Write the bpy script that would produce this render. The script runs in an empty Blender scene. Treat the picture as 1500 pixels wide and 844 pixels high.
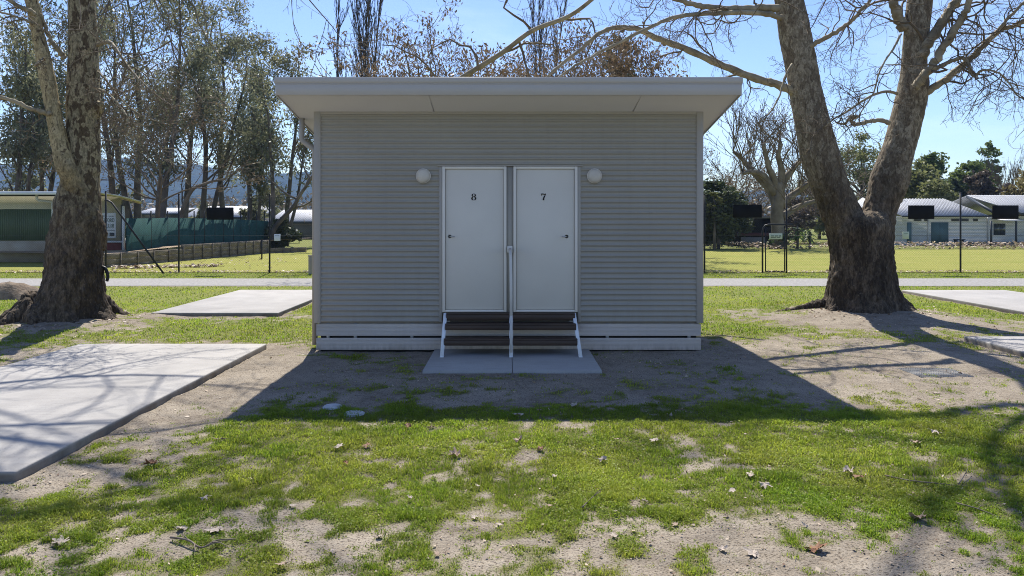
import bpy, math, random
import numpy as np
from mathutils import Vector, Matrix, noise as mnoise

# ------------------------------------------------------------------ set-up
F, CX, HY, CH = 1050.0, 745.0, 323.0, 1.85        # camera constants in photo pixels / metres
S = bpy.context.scene
COL = S.collection
RNG = np.random.default_rng(7)
random.seed(7)

def P(px, py, Y):
    return np.array([(px - CX) * Y / F, Y, CH - (py - HY) * Y / F])
def G(px, py, z=0.0):
    Y = (CH - z) * F / (py - HY)
    return np.array([(px - CX) * Y / F, Y, z])

# ------------------------------------------------------------------ geometry accumulator
class Geo:
    def __init__(s):
        s.v = []; s.q = []; s.t = []; s.n = 0; s.poly = []; s.va = []; s.has_a = False
    def add(s, v, q=None, t=None, poly=None, a=None):
        v = np.asarray(v, dtype=np.float64).reshape(-1, 3)
        if q is not None and len(q): s.q.append(np.asarray(q, dtype=np.int64).reshape(-1, 4) + s.n)
        if t is not None and len(t): s.t.append(np.asarray(t, dtype=np.int64).reshape(-1, 3) + s.n)
        if poly is not None:
            for f in poly: s.poly.append([i + s.n for i in f])
        s.v.append(v); s.n += len(v)
        if a is not None:
            s.has_a = True; s.va.append(np.asarray(a, dtype=np.float32).reshape(-1))
        else:
            s.va.append(np.zeros(len(v), dtype=np.float32))
        return s
    def box(s, x0, x1, y0, y1, z0, z1):
        v = [(x0,y0,z0),(x1,y0,z0),(x1,y1,z0),(x0,y1,z0),(x0,y0,z1),(x1,y0,z1),(x1,y1,z1),(x0,y1,z1)]
        q = [(0,3,2,1),(4,5,6,7),(0,1,5,4),(1,2,6,5),(2,3,7,6),(3,0,4,7)]
        return s.add(v, q)
    def hexa(s, bottom, top):
        q = [(0,3,2,1),(4,5,6,7),(0,1,5,4),(1,2,6,5),(2,3,7,6),(3,0,4,7)]
        return s.add(list(bottom) + list(top), q)
    def prism_y(s, pts, y0, y1):
        """polygon (x,z) counter-clockwise seen from -Y, extruded y0..y1"""
        n = len(pts)
        v = [(x, y0, z) for x, z in pts] + [(x, y1, z) for x, z in pts]
        f = [list(range(n)), list(range(2*n-1, n-1, -1))]
        f += [[i, n+i, n+(i+1) % n, (i+1) % n] for i in range(n)]
        return s.add(v, poly=f)
    def prism_x(s, pts, x0, x1):
        """polygon (y,z) extruded along x"""
        n = len(pts)
        v = [(x0, y, z) for y, z in pts] + [(x1, y, z) for y, z in pts]
        f = [list(range(n-1, -1, -1)), list(range(n, 2*n))]
        f += [[(i+1) % n, n+(i+1) % n, n+i, i] for i in range(n)]
        return s.add(v, poly=f)
    def cyl(s, c, r, axis, h, n=24, r2=None):
        r2 = r if r2 is None else r2
        a = np.arange(n) * 2*np.pi / n
        ring = np.stack([np.cos(a), np.sin(a), np.zeros(n)], 1)
        v0 = ring * r; v1 = ring * r2 + [0, 0, h]
        v = np.concatenate([v0, v1])
        if axis == 'y': v = v[:, [0, 2, 1]] * [1, 1, -1]
        if axis == 'x': v = v[:, [2, 0, 1]]
        q = [(i, (i+1) % n, n+(i+1) % n, n+i) for i in range(n)]
        return s.add(v + np.asarray(c), q, poly=[list(range(n-1, -1, -1)), list(range(n, 2*n))])
    def tube(s, pts, rad, sides=5, cap=True, a=0.0):
        pts = np.asarray(pts, dtype=np.float64); n = len(pts)
        rad = np.broadcast_to(np.asarray(rad, dtype=np.float64), (n,))
        t = np.empty_like(pts); t[1:-1] = pts[2:] - pts[:-2]; t[0] = pts[1]-pts[0]; t[-1] = pts[-1]-pts[-2]
        t /= (np.linalg.norm(t, axis=1, keepdims=True) + 1e-12)
        ref = np.array([0.0, 0.0, 1.0]) if abs(t[0, 2]) < 0.8 else np.array([1.0, 0.0, 0.0])
        u = np.cross(t, ref); u /= (np.linalg.norm(u, axis=1, keepdims=True) + 1e-9)
        for i in range(1, n):
            if u[i] @ u[i-1] < 0.2:
                w = u[i-1] - t[i]*(u[i-1] @ t[i]); u[i] = w/(np.linalg.norm(w)+1e-9)
        w = np.cross(t, u)
        an = np.arange(sides)*2*np.pi/sides
        v = pts[:, None, :] + rad[:, None, None]*(np.cos(an)[None, :, None]*u[:, None, :] + np.sin(an)[None, :, None]*w[:, None, :])
        i = np.arange(n-1)[:, None]*sides; j = np.arange(sides)[None, :]; j2 = (j+1) % sides
        q = np.stack([i+j, i+j2, i+sides+j2, i+sides+j], -1).reshape(-1, 4)
        poly = [list(range(sides-1, -1, -1)), list(range((n-1)*sides, n*sides))] if cap else None
        return s.add(v.reshape(-1, 3), q, poly=poly, a=np.full(n*sides, a))
    def mesh(s, name, smooth=False):
        me = bpy.data.meshes.new(name)
        v = np.concatenate(s.v) if s.v else np.zeros((0, 3))
        q = np.concatenate(s.q) if s.q else np.zeros((0, 4), int)
        t = np.concatenate(s.t) if s.t else np.zeros((0, 3), int)
        loops = [q.reshape(-1), t.reshape(-1)] + [np.array(p) for p in s.poly]
        sizes = np.concatenate([np.full(len(q), 4), np.full(len(t), 3), np.array([len(p) for p in s.poly], int)]).astype(np.int32)
        loops = np.concatenate(loops).astype(np.int32)
        me.vertices.add(len(v)); me.vertices.foreach_set('co', v.astype(np.float32).reshape(-1))
        me.loops.add(len(loops)); me.loops.foreach_set('vertex_index', loops)
        me.polygons.add(len(sizes))
        st = np.zeros(len(sizes), np.int32); st[1:] = np.cumsum(sizes)[:-1]
        me.polygons.foreach_set('loop_start', st); me.polygons.foreach_set('loop_total', sizes)
        if s.has_a:
            at = me.attributes.new('tint', 'FLOAT', 'POINT'); at.data.foreach_set('value', np.concatenate(s.va))
        me.update(calc_edges=True); me.validate()
        if smooth: me.polygons.foreach_set('use_smooth', np.ones(len(me.polygons), bool))
        me.update()
        return me

ROOTLOC = {}
def obj(name, geo, mat, parent=None, smooth=False, bevel=0.0, bseg=1):
    me = geo.mesh(name, smooth) if isinstance(geo, Geo) else geo
    o = bpy.data.objects.new(name, me); COL.objects.link(o)
    if mat is not None:
        me.materials.clear(); me.materials.append(mat)
    if parent is not None:
        o.parent = parent
        L = ROOTLOC.get(parent.name)
        if L is not None: o.matrix_parent_inverse = Matrix.Translation(-Vector(L))
    if bevel:
        b = o.modifiers.new('bevel', 'BEVEL'); b.width = bevel; b.segments = bseg; b.limit_method = 'ANGLE'; b.harden_normals = False
    return o
def tag(o, label=None, cat=None, group=None, kind=None):
    if label: o['label'] = label
    if cat: o['category'] = cat
    if group: o['group'] = group
    if kind: o['kind'] = kind
    return o
def thing(name, label, cat, loc=(0, 0, 0), group=None):
    o = bpy.data.objects.new(name, None); COL.objects.link(o); o.location = loc; o.empty_display_size = 0.2
    ROOTLOC[o.name] = tuple(float(c) for c in loc)
    return tag(o, label, cat, group)
def copy_tree(o, parent=None):
    c = o.copy(); COL.objects.link(c)
    if parent is not None: c.parent = parent
    for ch in list(o.children): copy_tree(ch, c)
    return c

# ------------------------------------------------------------------ noise
def _hash(ix, iy, seed):
    h = (ix.astype(np.int64)*374761393 + iy.astype(np.int64)*668265263 + seed*1442695041) & 0xFFFFFFFF
    h = ((h ^ (h >> 13))*1274126177) & 0xFFFFFFFF
    return ((h ^ (h >> 16)) & 0xFFFF)/65535.0
def vnoise(x, y, seed=0):
    ix = np.floor(x); iy = np.floor(y); fx = x-ix; fy = y-iy
    fx = fx*fx*(3-2*fx); fy = fy*fy*(3-2*fy)
    a = _hash(ix, iy, seed); b = _hash(ix+1, iy, seed); c = _hash(ix, iy+1, seed); d = _hash(ix+1, iy+1, seed)
    return (a*(1-fx)+b*fx)*(1-fy)+(c*(1-fx)+d*fx)*fy
def fbm(x, y, seed=0, octv=4):
    s = 0; a = 0.5; tot = 0
    for k in range(octv):
        s = s+a*vnoise(x*2**k+13.7*k, y*2**k-7.3*k, seed+k); tot += a; a *= 0.5
    return s/tot
def sstep(a, b, x):
    t = np.clip((x-a)/(b-a), 0, 1); return t*t*(3-2*t)

# ------------------------------------------------------------------ materials
def newmat(name):
    m = bpy.data.materials.new(name); m.use_nodes = True
    nt = m.node_tree; nt.nodes.clear()
    out = nt.nodes.new('ShaderNodeOutputMaterial')
    b = nt.nodes.new('ShaderNodeBsdfPrincipled'); nt.links.new(b.outputs[0], out.inputs[0])
    return m, nt, b, out
def N(nt, typ, **kw):
    n = nt.nodes.new(typ)
    for k, v in kw.items():
        if k.startswith('i_'):
            key = k[2:].replace('_', ' ')
            n.inputs[key].default_value = v
        else: setattr(n, k, v)
    return n
def rgba(c): return (c[0], c[1], c[2], 1.0)
def mixc(nt, fac, a, b, blend='MIX'):
    n = nt.nodes.new('ShaderNodeMix'); n.data_type = 'RGBA'; n.blend_type = blend
    for sock, val in ((n.inputs[0], fac), (n.inputs[6], a), (n.inputs[7], b)):
        if hasattr(val, 'is_output'): nt.links.new(val, sock)
        elif isinstance(val, (int, float)): sock.default_value = val
        else: sock.default_value = rgba(val)
    return n.outputs[2]
def ramp(nt, src, stops):
    r = nt.nodes.new('ShaderNodeValToRGB'); e = r.color_ramp.elements
    while len(e) < len(stops): e.new(0.5)
    for i, (p, c) in enumerate(stops):
        e[i].position = p; e[i].color = rgba(c) if not isinstance(c, (int, float)) else (c, c, c, 1)
    nt.links.new(src, r.inputs[0]); return r.outputs[0]
def noise(nt, co, scale, detail=4, rough=0.55, dist=0.0):
    n = N(nt, 'ShaderNodeTexNoise'); n.inputs['Scale'].default_value = scale; n.inputs['Detail'].default_value = detail
    n.inputs['Roughness'].default_value = rough; n.inputs['Distortion'].default_value = dist
    nt.links.new(co, n.inputs['Vector']); return n.outputs['Fac']
def coord(nt, scale=(1, 1, 1), which='Object'):
    t = N(nt, 'ShaderNodeTexCoord'); m = N(nt, 'ShaderNodeMapping'); m.inputs['Scale'].default_value = scale
    nt.links.new(t.outputs[which], m.inputs[0]); return m.outputs[0]
def bump(nt, b, h, strength=0.3, dist=0.01):
    n = N(nt, 'ShaderNodeBump'); n.inputs['Strength'].default_value = strength; n.inputs['Distance'].default_value = dist
    nt.links.new(h, n.inputs['Height']); nt.links.new(n.outputs[0], b.inputs['Normal']); return n
def M(name, c1, c2=None, scale=3.0, rough=0.6, bmp=0.0, bscale=None, metal=0.0, spec=0.3, stretch=(1, 1, 1), detail=4, bdist=0.005, grime=0.0):
    m, nt, b, out = newmat(name)
    co = coord(nt, stretch)
    if c2 is None: c2 = tuple(x*0.85 for x in c1)
    f = noise(nt, co, scale, detail)
    f2 = ramp(nt, f, [(0.35, 0.0), (0.65, 1.0)])
    nt.links.new(mixc(nt, f2, c1, c2), b.inputs['Base Color'])
    b.inputs['Roughness'].default_value = rough; b.inputs['Metallic'].default_value = metal
    b.inputs['Specular IOR Level'].default_value = spec
    if bmp:
        bump(nt, b, noise(nt, co, bscale or scale*6, 5), bmp, bdist)
    if grime:
        tc = N(nt, 'ShaderNodeTexCoord'); sx = N(nt, 'ShaderNodeSeparateXYZ'); nt.links.new(tc.outputs['Object'], sx.inputs[0])
        mr = N(nt, 'ShaderNodeMapRange'); mr.inputs['From Min'].default_value = grime; mr.inputs['From Max'].default_value = 0.0; nt.links.new(sx.outputs['Z'], mr.inputs['Value'])
        nz = noise(nt, coord(nt, (5, 1, 1.2)), 3.0, 6, .65); mm = N(nt, 'ShaderNodeMath', operation='MULTIPLY'); nt.links.new(mr.outputs[0], mm.inputs[0])
        nt.links.new(ramp(nt, nz, [(.38, .1), (.68, .85)]), mm.inputs[1])
        wst = noise(nt, coord(nt, (6, 1, .25)), 2.2, 5, .65)
        base = mixc(nt, ramp(nt, wst, [(.52, 0.0), (.75, .14)]), mixc(nt, f2, c1, c2), tuple(x*.62 for x in c2))
        nt.links.new(mixc(nt, mm.outputs[0], base, (0.26, 0.215, 0.16)), b.inputs['Base Color'])
    return m

def leafmat(name, c1, c2, trans=0.35, rough=0.55, scale=0.6):
    """thin foliage: diffuse + translucent, tint attribute picks between the two colours"""
    m, nt, b, out = newmat(name)
    at = N(nt, 'ShaderNodeAttribute'); at.attribute_name = 'tint'
    col = mixc(nt, at.outputs['Fac'], c1, c2)
    co = coord(nt); f = noise(nt, co, scale, 3)
    hs = N(nt, 'ShaderNodeHueSaturation'); nt.links.new(col, hs.inputs['Color'])
    nt.links.new(ramp(nt, f, [(0.3, 0.7), (0.7, 1.3)]), hs.inputs['Value'])
    nt.links.new(hs.outputs[0], b.inputs['Base Color']); b.inputs['Roughness'].default_value = rough
    b.inputs['Specular IOR Level'].default_value = 0.25
    tr = N(nt, 'ShaderNodeBsdfTranslucent'); nt.links.new(hs.outputs[0], tr.inputs[0])
    mx = N(nt, 'ShaderNodeMixShader'); mx.inputs[0].default_value = trans
    nt.links.new(b.outputs[0], mx.inputs[1]); nt.links.new(tr.outputs[0], mx.inputs[2])
    nt.links.new(mx.outputs[0], out.inputs[0]); return m

def barkmat(name, zlo, zhi, low=((0.055, 0.042, 0.029), (0.165, 0.124, 0.085)), mid=(0.15, 0.115, 0.075),
            pale=(0.40, 0.335, 0.22), olive=(0.22, 0.195, 0.12), patch=(0.45, 0.62), pscale=7.0):
    """plane bark: rough fissured brown at the foot, peeling mottled plates higher up"""
    m, nt, b, out = newmat(name)
    tc = N(nt, 'ShaderNodeTexCoord'); sx = N(nt, 'ShaderNodeSeparateXYZ'); nt.links.new(tc.outputs['Object'], sx.inputs[0])
    co = coord(nt, (1, 1, 0.5))
    n1 = noise(nt, co, pscale, 3, 0.5, 0.6)
    co2 = coord(nt, (1, 1, 0.62)); n2 = noise(nt, co2, pscale*1.7, 3, 0.5, 0.8)
    pl = mixc(nt, ramp(nt, n2, [(0.46, 0.0), (0.52, 1.0)]), pale, olive)
    pl = mixc(nt, ramp(nt, n1, [(patch[0], 0.0), (patch[0]+0.05, 1.0)]), mid, pl)
    co3 = coord(nt, (1, 1, 0.35)); n3 = noise(nt, co3, 14, 6, 0.65, 0.3)
    vor = N(nt, 'ShaderNodeTexVoronoi'); vor.feature = 'DISTANCE_TO_EDGE'; vor.inputs['Scale'].default_value = 11
    cw = mixc(nt, 0.12, co3, N(nt, 'ShaderNodeTexNoise').outputs['Color']); nt.links.new(cw, vor.inputs['Vector'])
    lo = mixc(nt, ramp(nt, n3, [(0.40, 0.0), (0.62, 1.0)]), low[0], low[1])
    n5 = noise(nt, coord(nt, (1, 1, .4)), 1.6, 4, .6, .5); lo = mixc(nt, ramp(nt, n5, [(.40, .7), (.54, 0.0)]), lo, tuple(x*.55 for x in low[0]))
    nh = noise(nt, coord(nt), 2.2, 4, 0.6)
    mr = N(nt, 'ShaderNodeMapRange'); mr.inputs['From Min'].default_value = zlo; mr.inputs['From Max'].default_value = zhi
    ad = N(nt, 'ShaderNodeMath', operation='MULTIPLY_ADD'); nt.links.new(nh, ad.inputs[0]); ad.inputs[1].default_value = (zhi-zlo)*1.3
    nt.links.new(sx.outputs['Z'], ad.inputs[2])
    sb = N(nt, 'ShaderNodeMath', operation='SUBTRACT'); nt.links.new(ad.outputs[0], sb.inputs[0]); sb.inputs[1].default_value = (zhi-zlo)*0.65
    nt.links.new(sb.outputs[0], mr.inputs['Value'])
    n4 = noise(nt, coord(nt, (1, 1, .45)), 38, 5, .7); base = mixc(nt, mr.outputs[0], lo, pl)
    base = mixc(nt, ramp(nt, n4, [(0.30, .8), (0.52, 0.0)]), base, tuple(x*.45 for x in low[0])); base = mixc(nt, ramp(nt, n4, [(0.58, 0.0), (0.75, .45)]), base, tuple(min(1, x*1.25) for x in pale))
    nt.links.new(base, b.inputs['Base Color'])
    b.inputs['Roughness'].default_value = 0.85; b.inputs['Specular IOR Level'].default_value = 0.15
    hh = N(nt, 'ShaderNodeMath', operation='MULTIPLY_ADD'); nt.links.new(n3, hh.inputs[0]); hh.inputs[1].default_value = 1.2
    vr = ramp(nt, vor.outputs[0], [(0.0, 0.0), (0.2, 0.6)]); nt.links.new(vr, hh.inputs[2])
    iv = N(nt, 'ShaderNodeMapRange'); nt.links.new(mr.outputs[0], iv.inputs['Value']); iv.inputs['To Min'].default_value = 1.0; iv.inputs['To Max'].default_value = 0.22
    hm = N(nt, 'ShaderNodeMath', operation='MULTIPLY'); nt.links.new(hh.outputs[0], hm.inputs[0]); nt.links.new(iv.outputs[0], hm.inputs[1])
    bump(nt, b, hm.outputs[0], 0.9, 0.03)
    return m

def ground_mat():
    m, nt, b, out = newmat('ground_soil')
    at = N(nt, 'ShaderNodeAttribute'); at.attribute_name = 'grass'
    co = coord(nt)
    n1 = noise(nt, co, 1.1, 6, 0.6); n2 = noise(nt, co, 9, 6, 0.65); n3 = noise(nt, co, 70, 3, 0.6)
    dirt = mixc(nt, ramp(nt, n1, [(0.35, 0.0), (0.66, 1.0)]), (0.335, 0.285, 0.218), (0.175, 0.142, 0.104))
    dirt = mixc(nt, ramp(nt, n2, [(0.4, 0.0), (0.75, 0.75)]), dirt, (0.375, 0.325, 0.255))
    dirt = mixc(nt, ramp(nt, n3, [(0.32, 0.95), (0.50, 0.0)]), dirt, (0.075, 0.057, 0.04))
    vor = N(nt, 'ShaderNodeTexVoronoi'); vor.inputs['Scale'].default_value = 42; nt.links.new(co, vor.inputs['Vector'])
    peb = ramp(nt, vor.outputs['Distance'], [(0.10, 1.0), (0.2, 0.0)])
    dirt = mixc(nt, mixc(nt, 0.6, peb, (0, 0, 0)), dirt, (0.5, 0.44, 0.36))
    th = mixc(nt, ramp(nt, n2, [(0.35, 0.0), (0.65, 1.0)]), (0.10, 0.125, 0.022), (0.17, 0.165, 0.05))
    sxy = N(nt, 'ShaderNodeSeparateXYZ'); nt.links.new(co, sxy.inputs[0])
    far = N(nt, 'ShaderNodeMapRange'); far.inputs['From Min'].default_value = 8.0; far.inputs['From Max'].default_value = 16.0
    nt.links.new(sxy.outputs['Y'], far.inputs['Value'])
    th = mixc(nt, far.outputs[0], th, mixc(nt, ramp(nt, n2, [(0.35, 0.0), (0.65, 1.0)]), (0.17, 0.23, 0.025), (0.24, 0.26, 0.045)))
    th = mixc(nt, ramp(nt, n3, [(0.42, 0.7), (0.60, 0.0)]), th, (0.12, 0.10, 0.055))
    ad = N(nt, 'ShaderNodeMath', operation='MULTIPLY_ADD'); nt.links.new(n2, ad.inputs[0]); ad.inputs[1].default_value = 0.6
    nt.links.new(at.outputs['Fac'], ad.inputs[2])
    g = ramp(nt, ad.outputs[0], [(0.48, 0.0), (1.0, 0.92)])
    nt.links.new(mixc(nt, g, dirt, th), b.inputs['Base Color'])
    b.inputs['Roughness'].default_value = 0.95; b.inputs['Specular IOR Level'].default_value = 0.1
    hs = N(nt, 'ShaderNodeMath', operation='MULTIPLY_ADD'); nt.links.new(n3, hs.inputs[0]); hs.inputs[1].default_value = 0.5; nt.links.new(n2, hs.inputs[2])
    h2 = N(nt, 'ShaderNodeMath', operation='MULTIPLY_ADD'); nt.links.new(peb, h2.inputs[0]); h2.inputs[1].default_value = 0.15; nt.links.new(hs.outputs[0], h2.inputs[2])
    bump(nt, b, h2.outputs[0], 0.8, 0.03)
    return m

def concrete_mat(name, c1, c2, stain=True):
    m, nt, b, out = newmat(name)
    co = coord(nt)
    n1 = noise(nt, co, 1.3, 5, 0.6); n2 = noise(nt, co, 60, 3); n3 = noise(nt, coord(nt, (1, 6, 1)), 3.0, 5, 0.6)
    c = mixc(nt, ramp(nt, n1, [(0.3, 0.0), (0.7, 1.0)]), c1, c2)
    c = mixc(nt, ramp(nt, n3, [(0.5, 0.0), (0.75, 0.35)]), c, tuple(x*0.7 for x in c2))
    c = mixc(nt, ramp(nt, n2, [(0.3, 0.35), (0.45, 0.0)]), c, tuple(x*0.6 for x in c2))
    sx = N(nt, 'ShaderNodeSeparateXYZ'); nt.links.new(co, sx.inputs[0]); mr = N(nt, 'ShaderNodeMapRange'); nt.links.new(sx.outputs['Z'], mr.inputs['Value'])
    mr.inputs['From Min'].default_value = .074; mr.inputs['From Max'].default_value = .05; mm = N(nt, 'ShaderNodeMath', operation='MULTIPLY'); nt.links.new(mr.outputs[0], mm.inputs[0])
    nt.links.new(ramp(nt, noise(nt, co, 5, 5, .6), [(.3, .45), (.65, 1.0)]), mm.inputs[1])
    if stain: c = mixc(nt, mm.outputs[0], c, (0.16, 0.13, 0.10))
    nt.links.new(c, b.inputs['Base Color']); b.inputs['Roughness'].default_value = 0.8
    b.inputs['Specular IOR Level'].default_value = 0.25
    bump(nt, b, n2, 0.25, 0.004); return m

MT = {}
MT['ground'] = ground_mat()
MT['conc'] = concrete_mat('slab_concrete', (0.385, 0.365, 0.335), (0.29, 0.275, 0.255))
MT['stoop'] = concrete_mat('stoop_concrete', (0.37, 0.36, 0.34), (0.31, 0.30, 0.285), False)
MT['gravel'] = M('path_gravel', (0.34, 0.325, 0.30), (0.22, 0.21, 0.195), 14, 0.95, 0.7, 60, bdist=0.02)
MT['clad'] = M('cladding_paint', (0.35, 0.325, 0.284), (0.326, 0.303, 0.265), 0.8, 0.45, 0.0, spec=0.35, grime=.75)
MT['trim'] = M('trim_paint', (0.385, 0.352, 0.312), (0.365, 0.334, 0.297), 1.5, 0.45, spec=0.35)
MT['fascia'] = M('fascia_paint', (0.47, 0.437, 0.40), (0.445, 0.414, 0.379), 0.9, 0.45, spec=0.35)
MT['soffit'] = M('soffit_paint', (0.55, 0.51, 0.475), (0.525, 0.487, 0.454), 1.0, 0.6, spec=0.2)
MT['door'] = M('door_paint', (0.69, 0.645, 0.575), (0.665, 0.62, 0.553), 2.0, 0.5, 0.05, 40, spec=0.3)
MT['frame'] = M('frame_paint', (0.76, 0.71, 0.635), (0.73, 0.682, 0.61), 2.0, 0.45, spec=0.3)
MT['board'] = M('plinth_board', (0.64, 0.565, 0.505), (0.59, 0.52, 0.465), 2.0, 0.6, 0.05, 30, stretch=(0.3, 1, 4), grime=.14)
MT['white'] = M('white_powder_coat', (0.80, 0.82, 0.85), (0.77, 0.79, 0.82), 3, 0.4)
MT['cream'] = M('cream_rail', (0.66, 0.63, 0.58), None, 3, 0.45)
MT['tread'] = M('stained_timber', (0.075, 0.048, 0.034), (0.05, 0.033, 0.024), 4, 0.5, 0.1, 25, stretch=(0.3, 3, 3))
MT['black'] = M('black_metal', (0.018, 0.018, 0.019), (0.012, 0.012, 0.012), 5, 0.5)
MT['boardblk'] = M('black_board', (0.012, 0.012, 0.013), (0.008, 0.008, 0.008), 2, 0.75, 0.1, 20, spec=0.1)
MT['ink'] = M('number_ink', (0.01, 0.01, 0.01), None, 5, 0.4)
MT['lens'] = M('lamp_lens', (0.64, 0.59, 0.52), None, 5, 0.35)
MT['chrome'] = M('satin_steel', (0.45, 0.45, 0.45), None, 8, 0.28, metal=1.0)
MT['dark'] = M('under_floor', (0.03, 0.028, 0.026), None, 3, 0.9)
MT['wire'] = M('fence_wire', (0.05, 0.052, 0.05), None, 5, 0.5, metal=0.3)
MT['galv'] = M('galvanised', (0.42, 0.43, 0.44), (0.34, 0.35, 0.36), 6, 0.45, metal=0.6)
MT['grate'] = M('grate_steel', (0.20, 0.205, 0.21), (0.14, 0.143, 0.147), 8, 0.55, metal=0.4)
MT['lid'] = M('pit_lid', (0.50, 0.51, 0.51), (0.40, 0.40, 0.39), 12, 0.7, 0.2, 50)
MT['clubcream'] = M('club_cream_paint', (0.56, 0.53, 0.39), (0.51, 0.48, 0.35), 1.2, 0.6, 0.15, 8, stretch=(6, 6, 0.3))
MT['clubgreen'] = M('club_green_paint', (0.075, 0.115, 0.07), (0.062, 0.096, 0.06), 2, 0.55)
MT['block'] = M('club_block_base', (0.42, 0.385, 0.32), (0.33, 0.275, 0.21), 1.5, 0.9, 0.2, 20)
MT['brick'] = M('red_brick', (0.20, 0.055, 0.045), (0.15, 0.042, 0.035), 8, 0.85, 0.3, 14)
MT['roofgreen'] = M('club_roof', (0.50, 0.50, 0.44), (0.46, 0.46, 0.40), 1, 0.5)
MT['underroof'] = M('club_eave', (0.48, 0.46, 0.20), (0.42, 0.40, 0.17), 1.5, 0.6)
MT['screen'] = M('windbreak_mesh', (0.026, 0.085, 0.078), (0.019, 0.064, 0.06), 1.5, 0.85, 0.15, 30, spec=0.08)
MT['sleeper'] = M('timber_sleeper', (0.25, 0.21, 0.16), (0.15, 0.125, 0.095), 2.5, 0.9, 0.4, 14, stretch=(1, 1, 5))
MT['terrace'] = M('terrace_earth', (0.36, 0.27, 0.18), (0.27, 0.20, 0.13), 0.8, 0.95, 0.3, 12)
MT['weather'] = M('weatherboard_white', (0.62, 0.64, 0.66), (0.57, 0.59, 0.61), 0.8, 0.6)
MT['teal'] = M('teal_door', (0.10, 0.17, 0.19), (0.085, 0.145, 0.16), 2, 0.55)
MT['zinc'] = M('pale_tin_roof', (0.45, 0.46, 0.48), (0.38, 0.39, 0.41), 0.7, 0.5, 0.0, metal=0.0)
MT['whitetin'] = M('white_tin_roof', (0.62, 0.61, 0.60), (0.54, 0.53, 0.52), 0.6, 0.5)
MT['navy'] = M('barge_board', (0.05, 0.06, 0.075), None, 2, 0.5)
MT['glass'] = M('window_glass', (0.05, 0.06, 0.065), (0.035, 0.04, 0.045), 2, 0.08, spec=0.7)
MT['shedwall'] = M('shed_wall', (0.17, 0.165, 0.16), (0.14, 0.135, 0.13), 1, 0.8)
MT['maroon'] = M('maroon_board', (0.07, 0.018, 0.018), None, 2, 0.6)
MT['signwhite'] = M('sign_white', (0.62, 0.66, 0.70), None, 2, 0.4)
MT['signgreen'] = M('sign_pale_green', (0.50, 0.56, 0.42), None, 2, 0.4)
MT['soil'] = M('heaped_soil', (0.27, 0.205, 0.14), (0.13, 0.093, 0.062), 5, 0.95, 0.8, 18, bdist=0.03)
MT['litter'] = leafmat('dry_litter', (0.50, 0.40, 0.29), (0.15, 0.085, 0.05), 0.15)
MT['leaf_tan'] = M('dry_leaf_tan', (0.42, 0.32, 0.23), (0.25, 0.17, 0.115), 25, 0.7, 0.4, 60)
MT['leaf_pale'] = M('dry_leaf_pale', (0.50, 0.43, 0.35), (0.34, 0.27, 0.21), 25, 0.7, 0.4, 60)
MT['leaf_brown'] = M('dry_leaf_brown', (0.24, 0.115, 0.055), (0.15, 0.075, 0.04), 25, 0.65, 0.4, 60)
MT['stick'] = M('dead_stick', (0.13, 0.10, 0.08), (0.22, 0.18, 0.14), 20, 0.9, 0.4, 50)
MT['bark_l'] = barkmat('plane_bark_mottled', 1.35, 2.8, pale=(0.36, 0.30, 0.185), olive=(0.24, 0.205, 0.125), mid=(0.10, 0.074, 0.045), patch=(0.45, 0.6), pscale=11)
MT['bark_l2'] = barkmat('plane_bark_cream', 2.0, 3.0, pale=(0.47, 0.38, 0.215), olive=(0.34, 0.275, 0.15), mid=(0.13, 0.096, 0.058), patch=(0.36, 0.6), pscale=9)
MT['bark_r'] = barkmat('plane_bark_grey', 1.6, 3.6, low=((0.05, 0.038, 0.027), (0.17, 0.13, 0.092)), pale=(0.33, 0.28, 0.20), olive=(0.235, 0.195, 0.135), mid=(0.165, 0.13, 0.088), patch=(0.45, 0.6), pscale=9)
MT['limb'] = M('plane_limb_bark', (0.37, 0.31, 0.205), (0.19, 0.155, 0.10), 3.5, 0.8, 0.5, 30)
MT['twig'] = M('twig_bark', (0.20, 0.155, 0.10), (0.11, 0.085, 0.06), 2, 0.85)
MT['twigdark'] = M('twig_bark_dark', (0.10, 0.078, 0.055), (0.06, 0.047, 0.036), 2, 0.85)
MT['gumbark'] = M('gum_bark', (0.17, 0.145, 0.12), (0.075, 0.064, 0.055), 1.5, 0.85, 0.3, 12)
MT['palebark'] = M('pollard_bark', (0.25, 0.21, 0.155), (0.13, 0.107, 0.073), 1.5, 0.85, 0.3, 10)
MT['gumleaf'] = leafmat('gum_leaves', (0.125, 0.142, 0.085), (0.27, 0.262, 0.155), 0.45, 0.4)
MT['deadleaf'] = leafmat('hanging_dead_leaves', (0.12, 0.08, 0.045), (0.24, 0.165, 0.095), 0.3)
MT['darkleaf'] = leafmat('evergreen_leaves', (0.04, 0.055, 0.03), (0.095, 0.115, 0.05), 0.3)
MT['oliveleaf'] = leafmat('olive_leaves', (0.12, 0.135, 0.05), (0.23, 0.235, 0.09), 0.45)
MT['greenleaf'] = leafmat('bright_green_leaves', (0.085, 0.12, 0.035), (0.19, 0.23, 0.07), 0.4)
MT['goldleaf'] = leafmat('golden_leaves', (0.15, 0.12, 0.045), (0.26, 0.22, 0.085), 0.35)
MT['brownleaf'] = leafmat('brown_leaves', (0.075, 0.055, 0.04), (0.15, 0.115, 0.08), 0.3)
MT['frond'] = leafmat('fern_fronds', (0.07, 0.12, 0.03), (0.17, 0.24, 0.06), 0.4)
MT['wood'] = leafmat('bare_wood_mass', (0.14, 0.115, 0.095), (0.20, 0.165, 0.13), 0.2)
MT['grass'] = leafmat('grass_blades', (0.185, 0.29, 0.018), (0.43, 0.43, 0.065), 0.6, 0.45, 1.1)

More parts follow.
